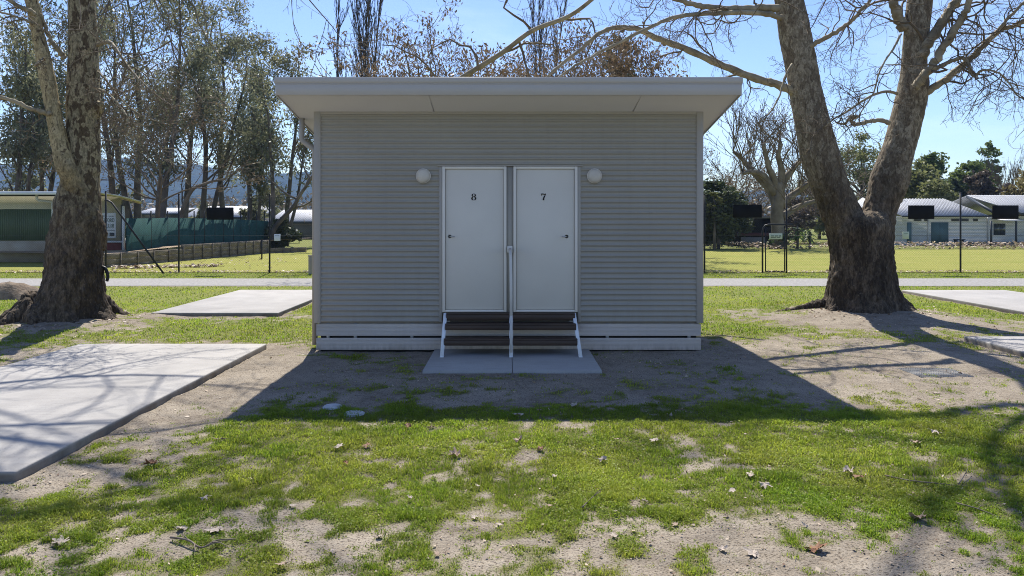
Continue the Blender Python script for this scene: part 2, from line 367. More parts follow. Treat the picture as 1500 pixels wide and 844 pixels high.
def lawn_mat():
    m, nt, b, out = newmat('mown_lawn')
    co = coord(nt); st = coord(nt, (0.12, 1.6, 1))
    n1 = noise(nt, co, 0.5, 5); n2 = noise(nt, co, 25, 4, 0.7); n3 = noise(nt, st, 0.9, 2)
    c = mixc(nt, ramp(nt, n1, [(0.35, 0.0), (0.65, 1.0)]), (0.31, 0.305, 0.07), (0.25, 0.275, 0.05))
    c = mixc(nt, ramp(nt, n3, [(0.4, 0.0), (0.6, 0.6)]), c, (0.36, 0.335, 0.095))
    c = mixc(nt, ramp(nt, n2, [(0.38, 0.55), (0.55, 0.0)]), c, (0.13, 0.12, 0.035))
    nt.links.new(c, b.inputs['Base Color']); b.inputs['Roughness'].default_value = 0.95; b.inputs['Specular IOR Level'].default_value = 0.1
    bump(nt, b, n2, 0.7, 0.03); return m
MT['lawn'] = lawn_mat()
def hill_mat():
    m, nt, b, out = newmat('forest_hill')
    co = coord(nt); n1 = noise(nt, co, 0.012, 6, 0.6); n2 = noise(nt, co, 0.09, 5, 0.7)
    c = mixc(nt, ramp(nt, n1, [(0.35, 0.0), (0.65, 1.0)]), (0.035, 0.055, 0.032), (0.06, 0.075, 0.045))
    c = mixc(nt, ramp(nt, n2, [(0.4, 0.8), (0.6, 0.0)]), c, (0.014, 0.024, 0.016))
    nt.links.new(c, b.inputs['Base Color']); b.inputs['Roughness'].default_value = 1.0; b.inputs['Specular IOR Level'].default_value = 0.0
    bump(nt, b, n2, 1.0, 8.0); return m
MT['hill'] = hill_mat()

# ------------------------------------------------------------------ slabs (positions needed by the ground)
SLABS = [  # x0,x1,y0,y1,top
    (-6.16, -3.475, 5.05, 10.3, 0.08), (-6.86, -4.42, 13.75, 18.3, 0.08),
    (6.93, 9.6, 5.6, 10.92, 0.085), (9.97, 12.6, 13.2, 18.2, 0.085)]
STOOP = (-1.04, 1.13, 8.66, 10.28, 0.038)
PATH = (20.15, 22.7)

def soft_rect(x, y, x0, x1, y0, y1, w):
    return np.minimum(np.minimum(sstep(x0-w, x0, x), 1-sstep(x1, x1+w, x)), np.minimum(sstep(y0-w, y0, y), 1-sstep(y1, y1+w, y)))

GAUSS = [
 (350,486,140,13,.75),(150,488,120,14,.6),(440,486,60,14,.5),(330,464,150,5,-.5),(60,500,80,12,.3),
 (100,478,120,13,-.8),(1265,470,120,16,-1.0),(1140,458,70,5,-.5),(1390,470,120,9,-.25),(1110,482,95,10,.65),(1240,489,70,8,.35),(1420,455,100,8,.35),
 (1250,540,260,32,-.22),(1170,524,60,6,.5),(1215,547,50,4,.45),(1100,548,40,5,.4),(1080,585,50,10,.2),
 (430,535,60,40,-.4),(345,560,70,38,-.6),(225,630,95,42,-.65),(110,695,80,30,-.6),(30,722,60,18,-.45),
 (510,523,55,7,.6),(540,567,60,5,.5),(430,590,25,15,.4),(650,575,50,5,.45),(575,600,30,8,.3),
 (850,606,290,13,.75),(640,612,80,8,.4),(1100,604,80,12,.3),(1190,606,110,7,.4),(1350,612,150,8,.4),
 (480,650,190,30,.35),(800,645,260,25,.2),(1050,690,260,40,.3),(1330,640,160,30,.15),
 (560,655,60,8,-.45),(790,667,85,11,-.45),(650,702,60,9,-.3),(1000,655,60,7,-.25),(1250,690,50,8,-.3),
 (200,742,210,16,.3),(350,700,90,22,.2),(60,790,150,25,.12),(300,830,260,14,.12),
 (480,785,190,22,-.2),(1310,812,230,30,-.55),(850,792,160,20,-.12),(1430,775,90,15,-.3),(1080,760,120,10,.15),(1180,735,150,12,.3),
]
def grass_mask(x, y):
    px = CX + x*F/y; py = HY + CH*F/y
    val = np.interp(py, [395, 440, 458, 472, 500, 520, 600, 615, 630, 700, 740, 780, 844, 1000],
                        [1.25, 1.2, .95, .65, .34, .17, .24, .38, .62, .60, .56, .51, .49, .5])
    for a, b_, rx, ry, w in GAUSS:
        val = val + w*np.exp(-((px-a)/rx)**2-((py-b_)/ry)**2)
    n = fbm(x*1.3, y*0.9, 3, 4); n2 = fbm(x*6, y*6, 11, 3)
    n3 = fbm(x*17, y*17, 17, 2)
    val = val + 0.85*(n-.5) + 1.25*(n2-.5) + 0.75*(n3-.5)
    m = .75*sstep(.28, .95, val)+.25*sstep(.12, .6, val)
    ok = np.ones_like(m)
    for s in SLABS: ok *= 1-soft_rect(x, y, s[0]-.02, s[1]+.02, s[2]-.02, s[3]+.02, .08)
    ok *= 1-soft_rect(x, y, STOOP[0], STOOP[1], STOOP[2], STOOP[3], .05)
    ok *= 1-soft_rect(x, y, -2.72, 2.72, 10.1, 13.2, .05)
    ok *= 1-soft_rect(x, y, -60, 60, PATH[0]-.05, PATH[1]+.05, .12)
    return m*ok
TREE_L = np.array([(98-CX)*12.9/F, 12.9]); TREE_R = np.array([(1266-CX)*14.2/F, 14.2])
def ground_z(x, y):
    r1 = np.hypot(x-TREE_L[0], y-TREE_L[1]); r2 = np.hypot(x-TREE_R[0], y-TREE_R[1])
    z = 0.16*np.exp(-(r1/1.25)**2)+0.17*np.exp(-(r2/1.35)**2)
    amp = 1-sstep(14, 19, y)
    z = z+amp*(0.035*(fbm(x*1.1, y*1.1, 21, 4)-.5)+0.02*(fbm(x*9, y*9, 31, 3)-.5))
    for s in SLABS: 
        e = soft_rect(x, y, s[0]-.03, s[1]+.03, s[2]-.03, s[3]+.03, .16); z = z + (.045*fbm(x*3.1, y*3.1, 91, 3)-.012)*e*(1-soft_rect(x, y, s[0]+.1, s[1]-.1, s[2]+.1, s[3]-.1, .1))
    z = z*(1-soft_rect(x, y, STOOP[0], STOOP[1], STOOP[2], STOOP[3], .08))
    return z*(np.hypot(x, y-12) < 60)

# ground sheet: fine near the viewer, widening to the horizon
def graded(lo, hi, step, far, k=1.35):
    a = list(np.arange(lo, hi+step/2, step)); s = step; x = a[-1]
    while x < far: s *= k; x += s; a.append(x)
    s = step; x = a[0]
    while x > -far: s *= k; x -= s; a.insert(0, x)
    return np.array(a)
gx = graded(-13.5, 13.5, 0.075, 3200); gy = graded(3.0, 20.0, 0.075, 3200)
X, Yg = np.meshgrid(gx, gy)
Ys = np.where(Yg < 1.5, 1.5, Yg)
Z = ground_z(X, Yg)
GM = grass_mask(X, Ys); GM[Yg < 1.5] = .5
gg = Geo(); ny, nx = X.shape
idx = np.arange(nx*ny).reshape(ny, nx)
gg.add(np.stack([X, Yg, Z], -1).reshape(-1, 3), np.stack([idx[:-1, :-1], idx[:-1, 1:], idx[1:, 1:], idx[1:, :-1]], -1).reshape(-1, 4))
me = gg.mesh('ground', True)
at = me.attributes.new('grass', 'FLOAT', 'POINT'); at.data.foreach_set('value', GM.astype(np.float32).reshape(-1))
tag(obj('ground', me, MT['ground']), kind='structure')

# path, mown lawn, terrace
g = Geo(); n = 120
xs = np.linspace(-90, 90, n); wob = 0.10*(fbm(xs*.5, xs*0, 41, 3)-.5); wob2 = 0.14*(fbm(xs*.6, xs*0+9, 43, 3)-.5)
va = np.stack([xs, PATH[0]+wob2, np.full(n, .012)], 1); vb = np.stack([xs, PATH[1]+wob, np.full(n, .012)], 1)
i = np.arange(n-1); g.add(np.concatenate([va, vb]), np.stack([i, i+1, n+i+1, n+i], 1))
tag(obj('path', g, MT['gravel']), kind='structure')
g = Geo(); g.add([(-34, 25.45, .016), (46, 25.45, .016), (46, 45.3, .016), (-34, 45.3, .016)], [(0, 1, 2, 3)])
tag(obj('lawn', g, MT['lawn']), kind='structure')

# hills
def hill(name, y0, y1, prof, seed):
    g = Geo(); nx_, ny_ = 220, 24
    xs = np.linspace(-2600, 2600, nx_); t = np.linspace(0, 1, ny_)
    XX, TT = np.meshgrid(xs, t)
    YY = y0+(y1-y0)*TT
    ridge = np.interp(xs, [p[0] for p in prof], [p[1] for p in prof])
    H = ridge[None, :]*np.sin(TT*np.pi*.5)**1.2*(0.82+.36*fbm(XX*.006, YY*.006, seed, 5)) - 4 + 5*(fbm(XX*.05, YY*.05, seed+5, 3)-.5)*TT
    idx = np.arange(nx_*ny_).reshape(ny_, nx_)
    g.add(np.stack([XX, YY, H], -1).reshape(-1, 3), np.stack([idx[:-1, :-1], idx[:-1, 1:], idx[1:, 1:], idx[1:, :-1]], -1).reshape(-1, 4))
    tag(obj(name, g, MT['hill'], None, True), kind='structure')
hill('hills', 1300, 1900, [(-2600, 110), (-1500, 150), (-1000, 158), (-700, 140), (-450, 120), (-200, 95), (200, 80), (800, 78), (1200, 60), (2600, 45)], 61)

# ------------------------------------------------------------------ grass blades (stuff)
def blades(n, y0, y1, hgt, wid, seed, thin=1.0):
    r = np.random.default_rng(seed)
    y = np.sqrt(r.random(n)*(y1**2-y0**2)+y0**2); x = (r.random(n)*2-1)*0.76*y
    keep = r.random(n) < (.05+.95*grass_mask(x, y))*(grass_mask(x, y) > .004)*thin
    x, y = x[keep], y[keep]; k = len(x)
    # pull towards clump centres
    cl = 0.10
    cx_ = (np.floor(x/cl)+_hash(np.floor(x/cl), np.floor(y/cl), 5))*cl; cy_ = (np.floor(y/cl)+_hash(np.floor(x/cl), np.floor(y/cl), 6))*cl
    pull = 0.15*r.random(k); x = x+(cx_-x)*pull; y = y+(cy_-y)*pull
    ok = grass_mask(x, y) > 0.02; x, y = x[ok], y[ok]; k = len(x)
    m = grass_mask(x, y)
    ch = _hash(np.floor(x/cl), np.floor(y/cl), 8)
    tall = fbm(x*2.2, y*2.2, 77, 3)
    h = hgt*(.35+.65*r.random(k))*(.35+.7*m)*(.55+.8*ch)*(.5+1.0*tall)
    w = wid*(.6+.8*r.random(k))
    az = r.random(k)*2*np.pi; lean = (.25+.9*r.random(k)**1.3)
    d = np.stack([np.cos(az), np.sin(az), np.zeros(k)], 1); sd = np.stack([-np.sin(az), np.cos(az), np.zeros(k)], 1)
    b = np.stack([x, y, ground_z(x, y)-.004], 1)
    up = np.array([0, 0, 1.0])
    mid = b+up*(h*.62)[:, None]+d*(h*lean*.35)[:, None]
    tip = b+up*(h*(1-.35*np.minimum(lean, 1)))[:, None]+d*(h*lean*.95)[:, None]
    V = np.stack([b-sd*w[:, None]*.5, b+sd*w[:, None]*.5, mid+sd*w[:, None]*.42, mid-sd*w[:, None]*.42, tip], 1)
    i = np.arange(k)[:, None]*5
    tint = np.clip(.35*(fbm(x*1.6, y*1.6, 88, 3)-.5)*3+.15+.55*r.random(k)**2, 0, 1)
    return V.reshape(-1, 3), np.concatenate([i, i+1, i+2, i+3], 1), np.concatenate([i+3, i+2, i+4], 1), np.repeat(tint, 5)
g = Geo()
for n, a, b_, h, w, sd in ((260000, 3.4, 5.0, .042, .0032, 1), (260000, 5.0, 7.2, .046, .0042, 2), (170000, 7.2, 11, .052, .006, 3), (120000, 11, 16, .05, .009, 4), (110000, 16, 25.2, .045, .014, 5)):
    v, q, t, ti = blades(n, a, b_, h, w, sd); g.add(v, q, t, a=ti)
def clover(n, y0, y1, size, seed):
    r = np.random.default_rng(seed); y = np.sqrt(r.random(n)*(y1**2-y0**2)+y0**2); x = (r.random(n)*2-1)*.76*y; m = grass_mask(x, y)
    k = r.random(n) < m*sstep(.3, .6, fbm(x*1.9, y*1.9, 66, 3)); x, y, m = x[k], y[k], m[k]; n = len(x)
    c = np.stack([x, y, ground_z(x, y)+.004+.026*m*r.random(n)], 1); az = r.random(n)*6.283; s_ = size*(.5+r.random(n))
    u = np.stack([np.cos(az), np.sin(az), r.normal(0, .45, n)], 1)*s_[:, None]*.5; w_ = np.stack([-np.sin(az), np.cos(az), r.normal(0, .45, n)], 1)*s_[:, None]*.36
    i = np.arange(n)[:, None]*4
    return np.stack([c-u, c+w_, c+u, c-w_], 1).reshape(-1, 3), np.concatenate([i, i+1, i+2, i+3], 1), np.repeat(np.clip(.1+.5*r.random(n)+.5*(fbm(x*1.6, y*1.6, 88, 3)-.5)*2, 0, 1), 4)
for n, a, b_, sz, sd in ((170000, 3.4, 5.5, .011, 21), (170000, 5.5, 9, .014, 22)):
    v, q, ti = clover(n, a, b_, sz, sd); g.add(v, q, a=ti)
tag(obj('grass', g, MT['grass']), kind='stuff')

# dry litter flakes (stuff)
def flakes(n, fx, size, seed):
    r = np.random.default_rng(seed); c = fx(r, n); k = len(c)
    s = size*(.35+r.random(k)); az = r.random(k)*6.283; tl = r.normal(0, .35, (k, 2))
    u = np.stack([np.cos(az), np.sin(az), tl[:, 0]], 1); w = np.stack([-np.sin(az), np.cos(az), tl[:, 1]], 1)
    asp = .35+.6*r.random(k)
    V = np.stack([c-u*s[:, None]*.5, c+w*(s*asp)[:, None]*.4, c+u*s[:, None]*.5+[0, 0, .003], c-w*(s*asp)[:, None]*.4], 1)
    i = np.arange(k)[:, None]*4
    return V.reshape(-1, 3), np.concatenate([i, i+1, i+2, i+3], 1), np.repeat(r.random(k)**1.6, 4)
def near_pts(r, n):
    y = np.sqrt(r.random(n)*(12.5**2-3.5**2)+3.5**2); x = (r.random(n)*2-1)*.75*y
    ok = np.ones(n, bool)
    for s in SLABS+[STOOP, (-2.8, 2.8, 10.0, 13.3)]: ok &= ~((x > s[0]-.03) & (x < s[1]+.03) & (y > s[2]-.03) & (y < s[3]+.03))
    ok &= r.random(n) < .25+.75*sstep(.45, .62, fbm(x*.9, y*.9, 55, 3))
    x, y = x[ok], y[ok]
    return np.stack([x, y, ground_z(x, y)+.008], 1)
def fence_pts(r, n):
    x = r.uniform(-20, 26, n); y = 25.25+r.normal(0, .12, n); return np.stack([x, y, .03+.06*r.random(n)], 1)
def bank_pts(r, n):
    x = r.uniform(9, 40, n); y = r.uniform(45.2, 47.6, n); return np.stack([x, y, .05+.13*r.random(n)+.12*(y-45.2)], 1)
def root_pts(r, n):
    a = r.random(n)*6.283; d = .85+np.abs(r.normal(0, .6, n)); c = np.where(r.random(n)[:, None] < .5, TREE_L[None], TREE_R[None])
    x = c[:, 0]+d*np.cos(a); y = c[:, 1]+d*np.sin(a); return np.stack([x, y, ground_z(x, y)+.01], 1)
def wall_pts(r, n):
    t = r.random(n); x = -15.0+t*3.5; y = 27.2+t*1.2+r.normal(0, .15, n)
    return np.stack([x, y, .03+.1*r.random(n)], 1)
def lawn_pts(r, n):
    t = r.random(n); x = np.interp(t, [0, 1], [-15.5, -10.5]); y = r.uniform(26, 35, n)
    return np.stack([x+r.normal(0, 1.2, n), y, np.full(n, .03)], 1)
g = Geo()
for n, fn, sz, sd in ((15000, near_pts, .022, 1), (420, near_pts, .05, 9), (3200, fence_pts, .09, 2), (3200, bank_pts, .22, 3), (900, root_pts, .06, 4), (500, wall_pts, .16, 5), (260, lawn_pts, .11, 6)):
    v, q, ti = flakes(n, fn, sz, sd); g.add(v, q, a=ti)
tag(obj('leaf_litter', g, MT['litter']), kind='stuff')

# ------------------------------------------------------------------ concrete slabs
def slab(s, label, mat, group='concrete slabs'):
    g = Geo(); g.box(s[0], s[1], s[2], s[3], -.12, s[4])
    return tag(obj('concrete_slab', g, mat, bevel=.012, bseg=2), label, 'slab', group)
slab(SLABS[0], 'wide pale concrete slab in the left foreground, striped with branch shadows', MT['conc'])
slab(SLABS[1], 'pale concrete slab between the left trunk and the cabin, nearer the gravel path', MT['conc'])
slab(SLABS[2], 'concrete slab cut by the right photo edge, on bare dirt before the forked trunk', MT['conc'])
slab(SLABS[3], 'far right concrete slab on grass just before the gravel path, behind the forked trunk', MT['conc'])
g = Geo(); g.box(STOOP[0], .043, STOOP[2], STOOP[3], -.08, STOOP[4]); g.box(.049, STOOP[1], STOOP[2], STOOP[3], -.08, STOOP[4])
tag(obj('doorstep_slab', g, MT['stoop'], bevel=.006), 'low grey concrete pad with a centre joint under the cabin steps', 'slab')

# ------------------------------------------------------------------ the cabin
FY = 10.1
cab = thing('cabin', 'small grey corrugated cabin with two white doors and a flat overhanging roof', 'cabin', (0, 11.6, 0))
PITCH, AMP = .0762, .0150
def corr_front(g, x0, x1, z0, z1, y=FY):
    zz = np.arange(z0, z1+1e-6, PITCH/10); zz = np.append(zz[zz < z1-1e-4], z1)
    ph_ = 2*np.pi*(zz-.417)/PITCH; yy = y-AMP*(np.sin(ph_)-.28*np.cos(2*ph_))/1.2
    n = len(zz); a = np.stack([np.full(n, x0), yy, zz], 1); b = np.stack([np.full(n, x1), yy, zz], 1)
    i = np.arange(n-1); g.add(np.concatenate([a, b]), np.stack([i, n+i, n+i+1, i+1], 1))
def corr_side(g, x, y0, y1, z0, z1, sgn):
    zz = np.arange(z0, z1+1e-6, PITCH/6); n = len(zz); xx = x+sgn*AMP*np.sin(2*np.pi*(zz-.417)/PITCH)
    a = np.stack([xx, np.full(n, y0), zz], 1); b = np.stack([xx, np.full(n, y1), zz], 1)
    i = np.arange(n-1); q = np.stack([i, n+i, n+i+1, i+1], 1)
    g.add(np.concatenate([a, b]), q)
DZ0 = CH-(457-HY)*FY/F; DZ1 = CH+(HY-244)*FY/F            # door frame bottom / top
X_ = lambda px, Y=FY: (px-CX)*Y/F
ZT = 3.375
g = Geo()
corr_front(g, X_(469), X_(645), .417, ZT); corr_front(g, X_(849), X_(1021), .417, ZT); corr_front(g, X_(645), X_(849), DZ1+.012, ZT)
for px in (538, 700, 790, 952):                     # screw heads in columns
    for k in range(0, 38):
        z = .417+PITCH*(k+.25)
        if k % 2 or z > ZT-.05: continue
        if 645 < px < 849 and z < DZ1+.05: continue
        g.cyl((X_(px)+.004*math.sin(k*7.1), FY-AMP-.002, z), .0058, 'y', -.006, 6)
obj('corrugated_cladding', g, MT['clad'], cab, True)
for x, sg in ((-2.71, -1), (2.71, 1)):
    g = Geo(); corr_side(g, x, FY+.02, 13.1, .417, 3.0, sg); obj('side_cladding', g, MT['clad'], cab, True)
def zroof(y, z0=3.50): return z0-.167*(y-9.375)
g = Geo(); g.prism_x([(FY+.03, .30), (13.08, .30), (13.08, zroof(13.08)-.03), (FY+.03, zroof(FY+.03)-.03)], -2.685, 2.685)
obj('wall_body', g, MT['clad'], cab)
for x0, x1 in ((X_(460), X_(470)), (X_(1020), X_(1030))):
    g = Geo(); g.box(x0, x1, FY-.018, FY+.10, .405, ZT+.01); obj('corner_trim', g, MT['trim'], cab, bevel=.004)
g = Geo(); g.box(X_(470), X_(1020), FY-.016, FY+.02, ZT-.032, ZT+.012); obj('head_trim', g, MT['trim'], cab, bevel=.003)
# roof
YE, YB, XE = 9.372, 13.55, 3.05
g = Geo(); g.prism_x([(YE+.03, zroof(YE+.03)+.025), (YB, zroof(YB)+.025), (YB, zroof(YB)+.19), (YE+.03, zroof(YE)+.205)], -XE+.03, XE-.03)
obj('roof', g, MT['fascia'], cab)
g = Geo(); g.prism_x([(YE+.022, zroof(YE+.022)), (YB, zroof(YB)), (YB, zroof(YB)+.02), (YE+.022, zroof(YE+.022)+.02)], -XE+.022, XE-.022)
obj('soffit', g, MT['soffit'], cab)
for x in (-1.05, 1.75):                              # cover strips on the soffit joints
    g = Geo(); g.prism_x([(YE+.025, zroof(YE+.025)-.003), (FY, zroof(FY)-.003), (FY, zroof(FY)+.004), (YE+.025, zroof(YE+.025)+.004)], x-.006, x+.006)
    obj('soffit_joint', g, MT['soffit'], cab)
g = Geo(); g.box(-XE, XE, YE-.002, YE+.02, zroof(YE)-.012, zroof(YE)+.142)
obj('fascia', g, MT['fascia'], cab, bevel=.003)
g = Geo(); g.box(-XE-.012, XE+.012, YE-.012, YE+.05, zroof(YE)+.145, zroof(YE)+.222)
g.box(-XE-.012, XE+.012, YE-.006, YE+.022, zroof(YE)+.128, zroof(YE)+.1435)
obj('roof_capping', g, MT['fascia'], cab, bevel=.004)
for sg in (-1, 1):
    g = Geo(); a, b = (-XE, -XE+.02) if sg < 0 else (XE-.02, XE)
    g.prism_x([(YE+.0225, zroof(YE)-.012), (YB, zroof(YB)-.012), (YB, zroof(YB)+.20), (YE+.0225, zroof(YE)+.20)], a, b)
    obj('barge_board', g, MT['trim'], cab)
g = Geo(); g.tube([(-3.0, 10.4, 3.34), (-3.0, 10.4, 3.04), (-2.985, 10.4, 3.0), (-2.83, 10.4, 2.89), (-2.81, 10.4, 2.85), (-2.81, 10.4, .05)], .04, 12)
g.box(-2.86, -2.72, 10.385, 10.415, 2.6, 2.63)
obj('downpipe', g, MT['trim'], cab, True)
# plinth boards with fine grooves
def plinth(z0, z1):
    g = Geo(); n = 9; h = (z1-z0)/n; y = FY+.012; pts = []
    for k in range(n):
        a = z0+k*h
        pts += [(y+.004, a), (y, a+.003), (y, a+h-.003), (y+.004, a+h)]
    prof = pts+[(y+.03, z1), (y+.03, z0)]
    m = len(prof); V = [(X_(463), p[0], p[1]) for p in prof]+[(X_(1027), p[0], p[1]) for p in prof]
    g.add(V, poly=[[i, m+i, m+(i+1) % m, (i+1) % m] for i in range(m)]+[list(range(m-1, -1, -1)), list(range(m, 2*m))])
    obj('plinth_board', g, MT['board'], cab)
plinth(.221, .392); plinth(.022, .190)
g = Geo(); g.box(-2.66, 2.66, FY+.06, 13.0, -.02, .299); obj('subfloor', g, MT['dark'], cab)
for px in (480, 520, 603, 690, 800, 890, 1010):
    g = Geo(); g.box(X_(px)-.02, X_(px)+.02, FY+.016, FY+.055, .05, .40); obj('plinth_bracket', g, MT['galv'], cab)
# door surround, frames, doors
g = Geo(); g.box(X_(742.6), X_(751.4), FY-.004, FY+.028, DZ0-.01, DZ1-.002); obj('door_mullion', g, MT['clad'], cab)
for a, b_ in ((643.5, 647.6), (846.6, 850.5)):
    g = Geo(); g.box(X_(a), X_(b_), FY-.014, FY+.028, .42, DZ1); obj('door_trim', g, MT['trim'], cab, bevel=.002)
g = Geo(); g.box(X_(641), X_(853), FY-.03, FY+.02, DZ1+.003, DZ1+.018); obj('door_flashing', g, MT['trim'], cab, bevel=.002)

def num_eight():
    g = Geo(); n = 40; a = np.arange(n)*2*np.pi/n
    for cz, orx, orz, irx, irz, y in ((.0250, .0250, .0255, .0105, .0200, 0.0), (-.0235, .0300, .0290, .0125, .0228, .0006)):
        o = np.stack([orx*np.cos(a), np.full(n, -y), cz+orz*np.sin(a)], 1); i_ = np.stack([irx*np.cos(a), np.full(n, -y), cz+irz*np.sin(a)], 1)
        b = np.concatenate([o, i_, o+[0, .004, 0], i_+[0, .004, 0]]); k = np.arange(n); k2 = (k+1) % n
        g.add(b, np.concatenate([np.stack([k, k2, n+k2, n+k], 1), np.stack([k, 2*n+k, 2*n+k2, k2], 1), np.stack([n+k, n+k2, 3*n+k2, 3*n+k], 1)]))
    return g
def num_seven():
    g = Geo()
    g.prism_y([(-.029, .018), (-.025, .018), (-.021, .034), (-.012, .039), (.004, .034), (.016, .032), (.024, .037), (.024, .052), (.020, .052), (.016, .0455), (.004, .0475), (-.010, .053), (-.021, .050), (-.025, .052), (-.029, .052)], -.0005, .004)
    g.prism_y([(-.012, -.052), (.006, -.052), (.006, -.030), (.011, -.010), (.024, .037), (.0175, .037), (.004, .015), (-.006, -.008), (-.012, -.034)], 0, .004)
    return g
for d, (a, b_, hx, sgn, num, nx_) in enumerate(((648, 742, 659, 1, num_eight, 694), (752, 846, 830, -1, num_seven, 796.5))):
    xa, xb = X_(a), X_(b_)
    g = Geo(); w = .042
    g.box(xa, xa+w, FY-.022, FY+.028, DZ0, DZ1); g.box(xb-w, xb, FY-.022, FY+.028, DZ0, DZ1)
    g.box(xa+w+.0005, xb-w-.0005, FY-.021, FY+.028, DZ1-.036, DZ1-.001)
    g.box(xa+w+.0005, xb-w-.0005, FY-.021, FY+.028, DZ0+.001, DZ0+.028)
    obj('door_frame', g, MT['frame'], cab, bevel=.003)
    g = Geo(); g.box(xa+w+.004, xb-w-.004, FY+.002, FY+.026, DZ0+.032, DZ1-.04)
    dr = obj('door', g, MT['door'], cab, bevel=.003); dr['label'] = 'white flush door numbered %d' % (8 if d == 0 else 7)
    hz = CH-(346.5-HY)*FY/F; hxm = X_(hx)
    g = Geo(); g.cyl((hxm, FY+.002, hz), .025, 'y', .008, 20); g.cyl((hxm, FY-.006, hz), .011, 'y', .045, 12)
    g.tube([(hxm, FY-.048, hz), (hxm+sgn*.02, FY-.052, hz), (hxm+sgn*.072, FY-.048, hz)], [.011, .010, .008], 10)
    obj('handle', g, MT['chrome'], dr, True)
    g = num(); o = obj('door_number', g, MT['ink'], dr)
    nz = CH-(288.5-HY)*FY/F; o.scale = (1.22, 1, .92); o.location = (X_(nx_), FY-.0035, nz)
for px in (620.5, 870.5):
    c = (X_(px), FY-.004, CH+(HY-258)*FY/F)
    g = Geo(); n = 28
    rr = [(.100, .0), (.104, .012), (.104, .036), (.097, .040)]
    a = np.arange(n)*2*np.pi/n
    V = np.concatenate([np.stack([r*np.cos(a), np.full(n, -h), r*np.sin(a)], 1) for r, h in rr]); k = np.arange(n); k2 = (k+1) % n
    q = np.concatenate([np.stack([j*n+k, j*n+k2, (j+1)*n+k2, (j+1)*n+k], 1) for j in range(3)])
    g.add(V+np.array(c), q); base = obj('wall_lamp', g, MT['frame'], cab, True)
    g = Geo(); rr = [(.096*math.cos(t), .038+.048*math.sin(t)) for t in np.linspace(0, 1.5, 8)]
    V = np.concatenate([np.stack([r*np.cos(a), np.full(n, -h), r*np.sin(a)], 1) for r, h in rr])
    q = np.concatenate([np.stack([j*n+k, j*n+k2, (j+1)*n+k2, (j+1)*n+k], 1) for j in range(7)])
    g.add(V+np.array(c), q, poly=[list(range(7*n, 8*n))]); obj('lens', g, MT['lens'], base, True)

# ------------------------------------------------------------------ steps
st = thing('entry_steps', 'brown timber steps between white metal stringers below the cabin doors', 'steps', (.04, 9.75, .038))
def stringer(xb, xt, w=.05):
    g = Geo(); t = .012; z0, z1 = .040, .553; y0, y1 = 9.49, 10.03; d = .10
    # front flange and side web
    g.hexa([(xb-w/2, y0, z0), (xb+w/2, y0, z0), (xb+w/2, y0+t, z0), (xb-w/2, y0+t, z0)], [(xt-w/2, y1, z1), (xt+w/2, y1, z1), (xt+w/2, y1+t, z1), (xt-w/2, y1+t, z1)])
    g.hexa([(xb-.006, y0+t+.0005, z0), (xb+.006, y0+t+.0005, z0), (xb+.006, y0+d, z0), (xb-.006, y0+d, z0)], [(xt-.006, y1+t+.0005, z1), (xt+.006, y1+t+.0005, z1), (xt+.006, y1+d*.55, z1), (xt-.006, y1+d*.55, z1)])
    g.box(xb-w/2, xb+w/2, y0-.01, y0+d+.02, .0385, .046)
    obj('stringer', g, MT['white'], st)
stringer(-.885, -.885); stringer(.955, .915); stringer(.035, .035)
for (z1, y0) in ((CH-(474)*0-((474-HY)*9.86/F), 9.80), (CH-((495.5-HY)*9.70/F), 9.63), (CH-((458.8-HY)*10.0/F), 9.965)):
    hgt = {9.80: .082, 9.63: .09, 9.965: .10}[y0]
    for xa, xb in ((-.868, .012), (.058, .925)):
        g = Geo(); ye = min(y0+.24, FY-.002)
        g.box(xa, xb, y0, y0+.03, z1-hgt, z1-.018)
        g.box(xa, xb, y0-.006, ye, z1-.0175, z1)
        obj('tread', g, MT['tread'], st, bevel=.004)
for x, s_ in ((-.87, 1), (.90, -1)):
    g = Geo(); g.box(min(x, x+s_*.05), max(x, x+s_*.05), 10.03, 10.095, .41, .455)
    obj('fixing_lug', g, MT['galv'], st, bevel=.004)
g = Geo(); zt = CH-(372-HY)*9.86/F; zw = CH-(364-HY)*10.05/F
g.tube([(.035, 9.565, .56), (.033, 9.60, 1.0), (.028, 9.64, zt-.03), (.024, 9.68, zt+.01), (.022, 9.74, zt+.028), (.02, 10.05, zw-.01)], .021, 12)
g.tube([(.035, 9.50, .10), (.035, 9.55, .58)], .019, 12)
obj('handrail', g, MT['cream'], st, True)
g = Geo(); g.box(-.02, .055, 10.04, 10.094, zw-.06, zw+.035); obj('rail_bracket', g, MT['cream'], st, bevel=.006)

# ------------------------------------------------------------------ lids and grate in the dirt
for (px, py, r, lab) in ((487, 597.5, .085, 'round grey pit lid half buried in dirt, the farther of two'), (519, 607, .088, 'round grey pit lid lying clear of the dirt, the nearer of two')):
    p = G(px, py); g = Geo(); z0 = ground_z(p[0:1], p[1:2])[0]
    n = 28
    g.cyl((p[0], p[1], z0-.06), r*1.12, 'z', .068, n); g.cyl((p[0], p[1], z0+.008), r, 'z', .010, n, r*.96)
    g.cyl((p[0]+.01, p[1], z0+.0185), .008, 'z', .001, 8)
    tag(obj('pit_lid', g, MT['lid'], bevel=.002), lab, 'pit lid', 'round pit lids')
g = Geo(); x0, x1, y0, y1 = 4.88, 5.50, 8.48, 8.96
z0 = float(ground_z(np.array([5.2]), np.array([8.7]))[0])+.004
for k in range(22):
    x = x0+(x1-x0)*k/21; g.box(x-.003, x+.003, y0, y1, z0-.03, z0+.004)
for k in range(6):
    y = y0+(y1-y0)*k/5; g.box(x0-.006, x1+.006, y-.005, y+.005, z0-.032, z0+.0015)
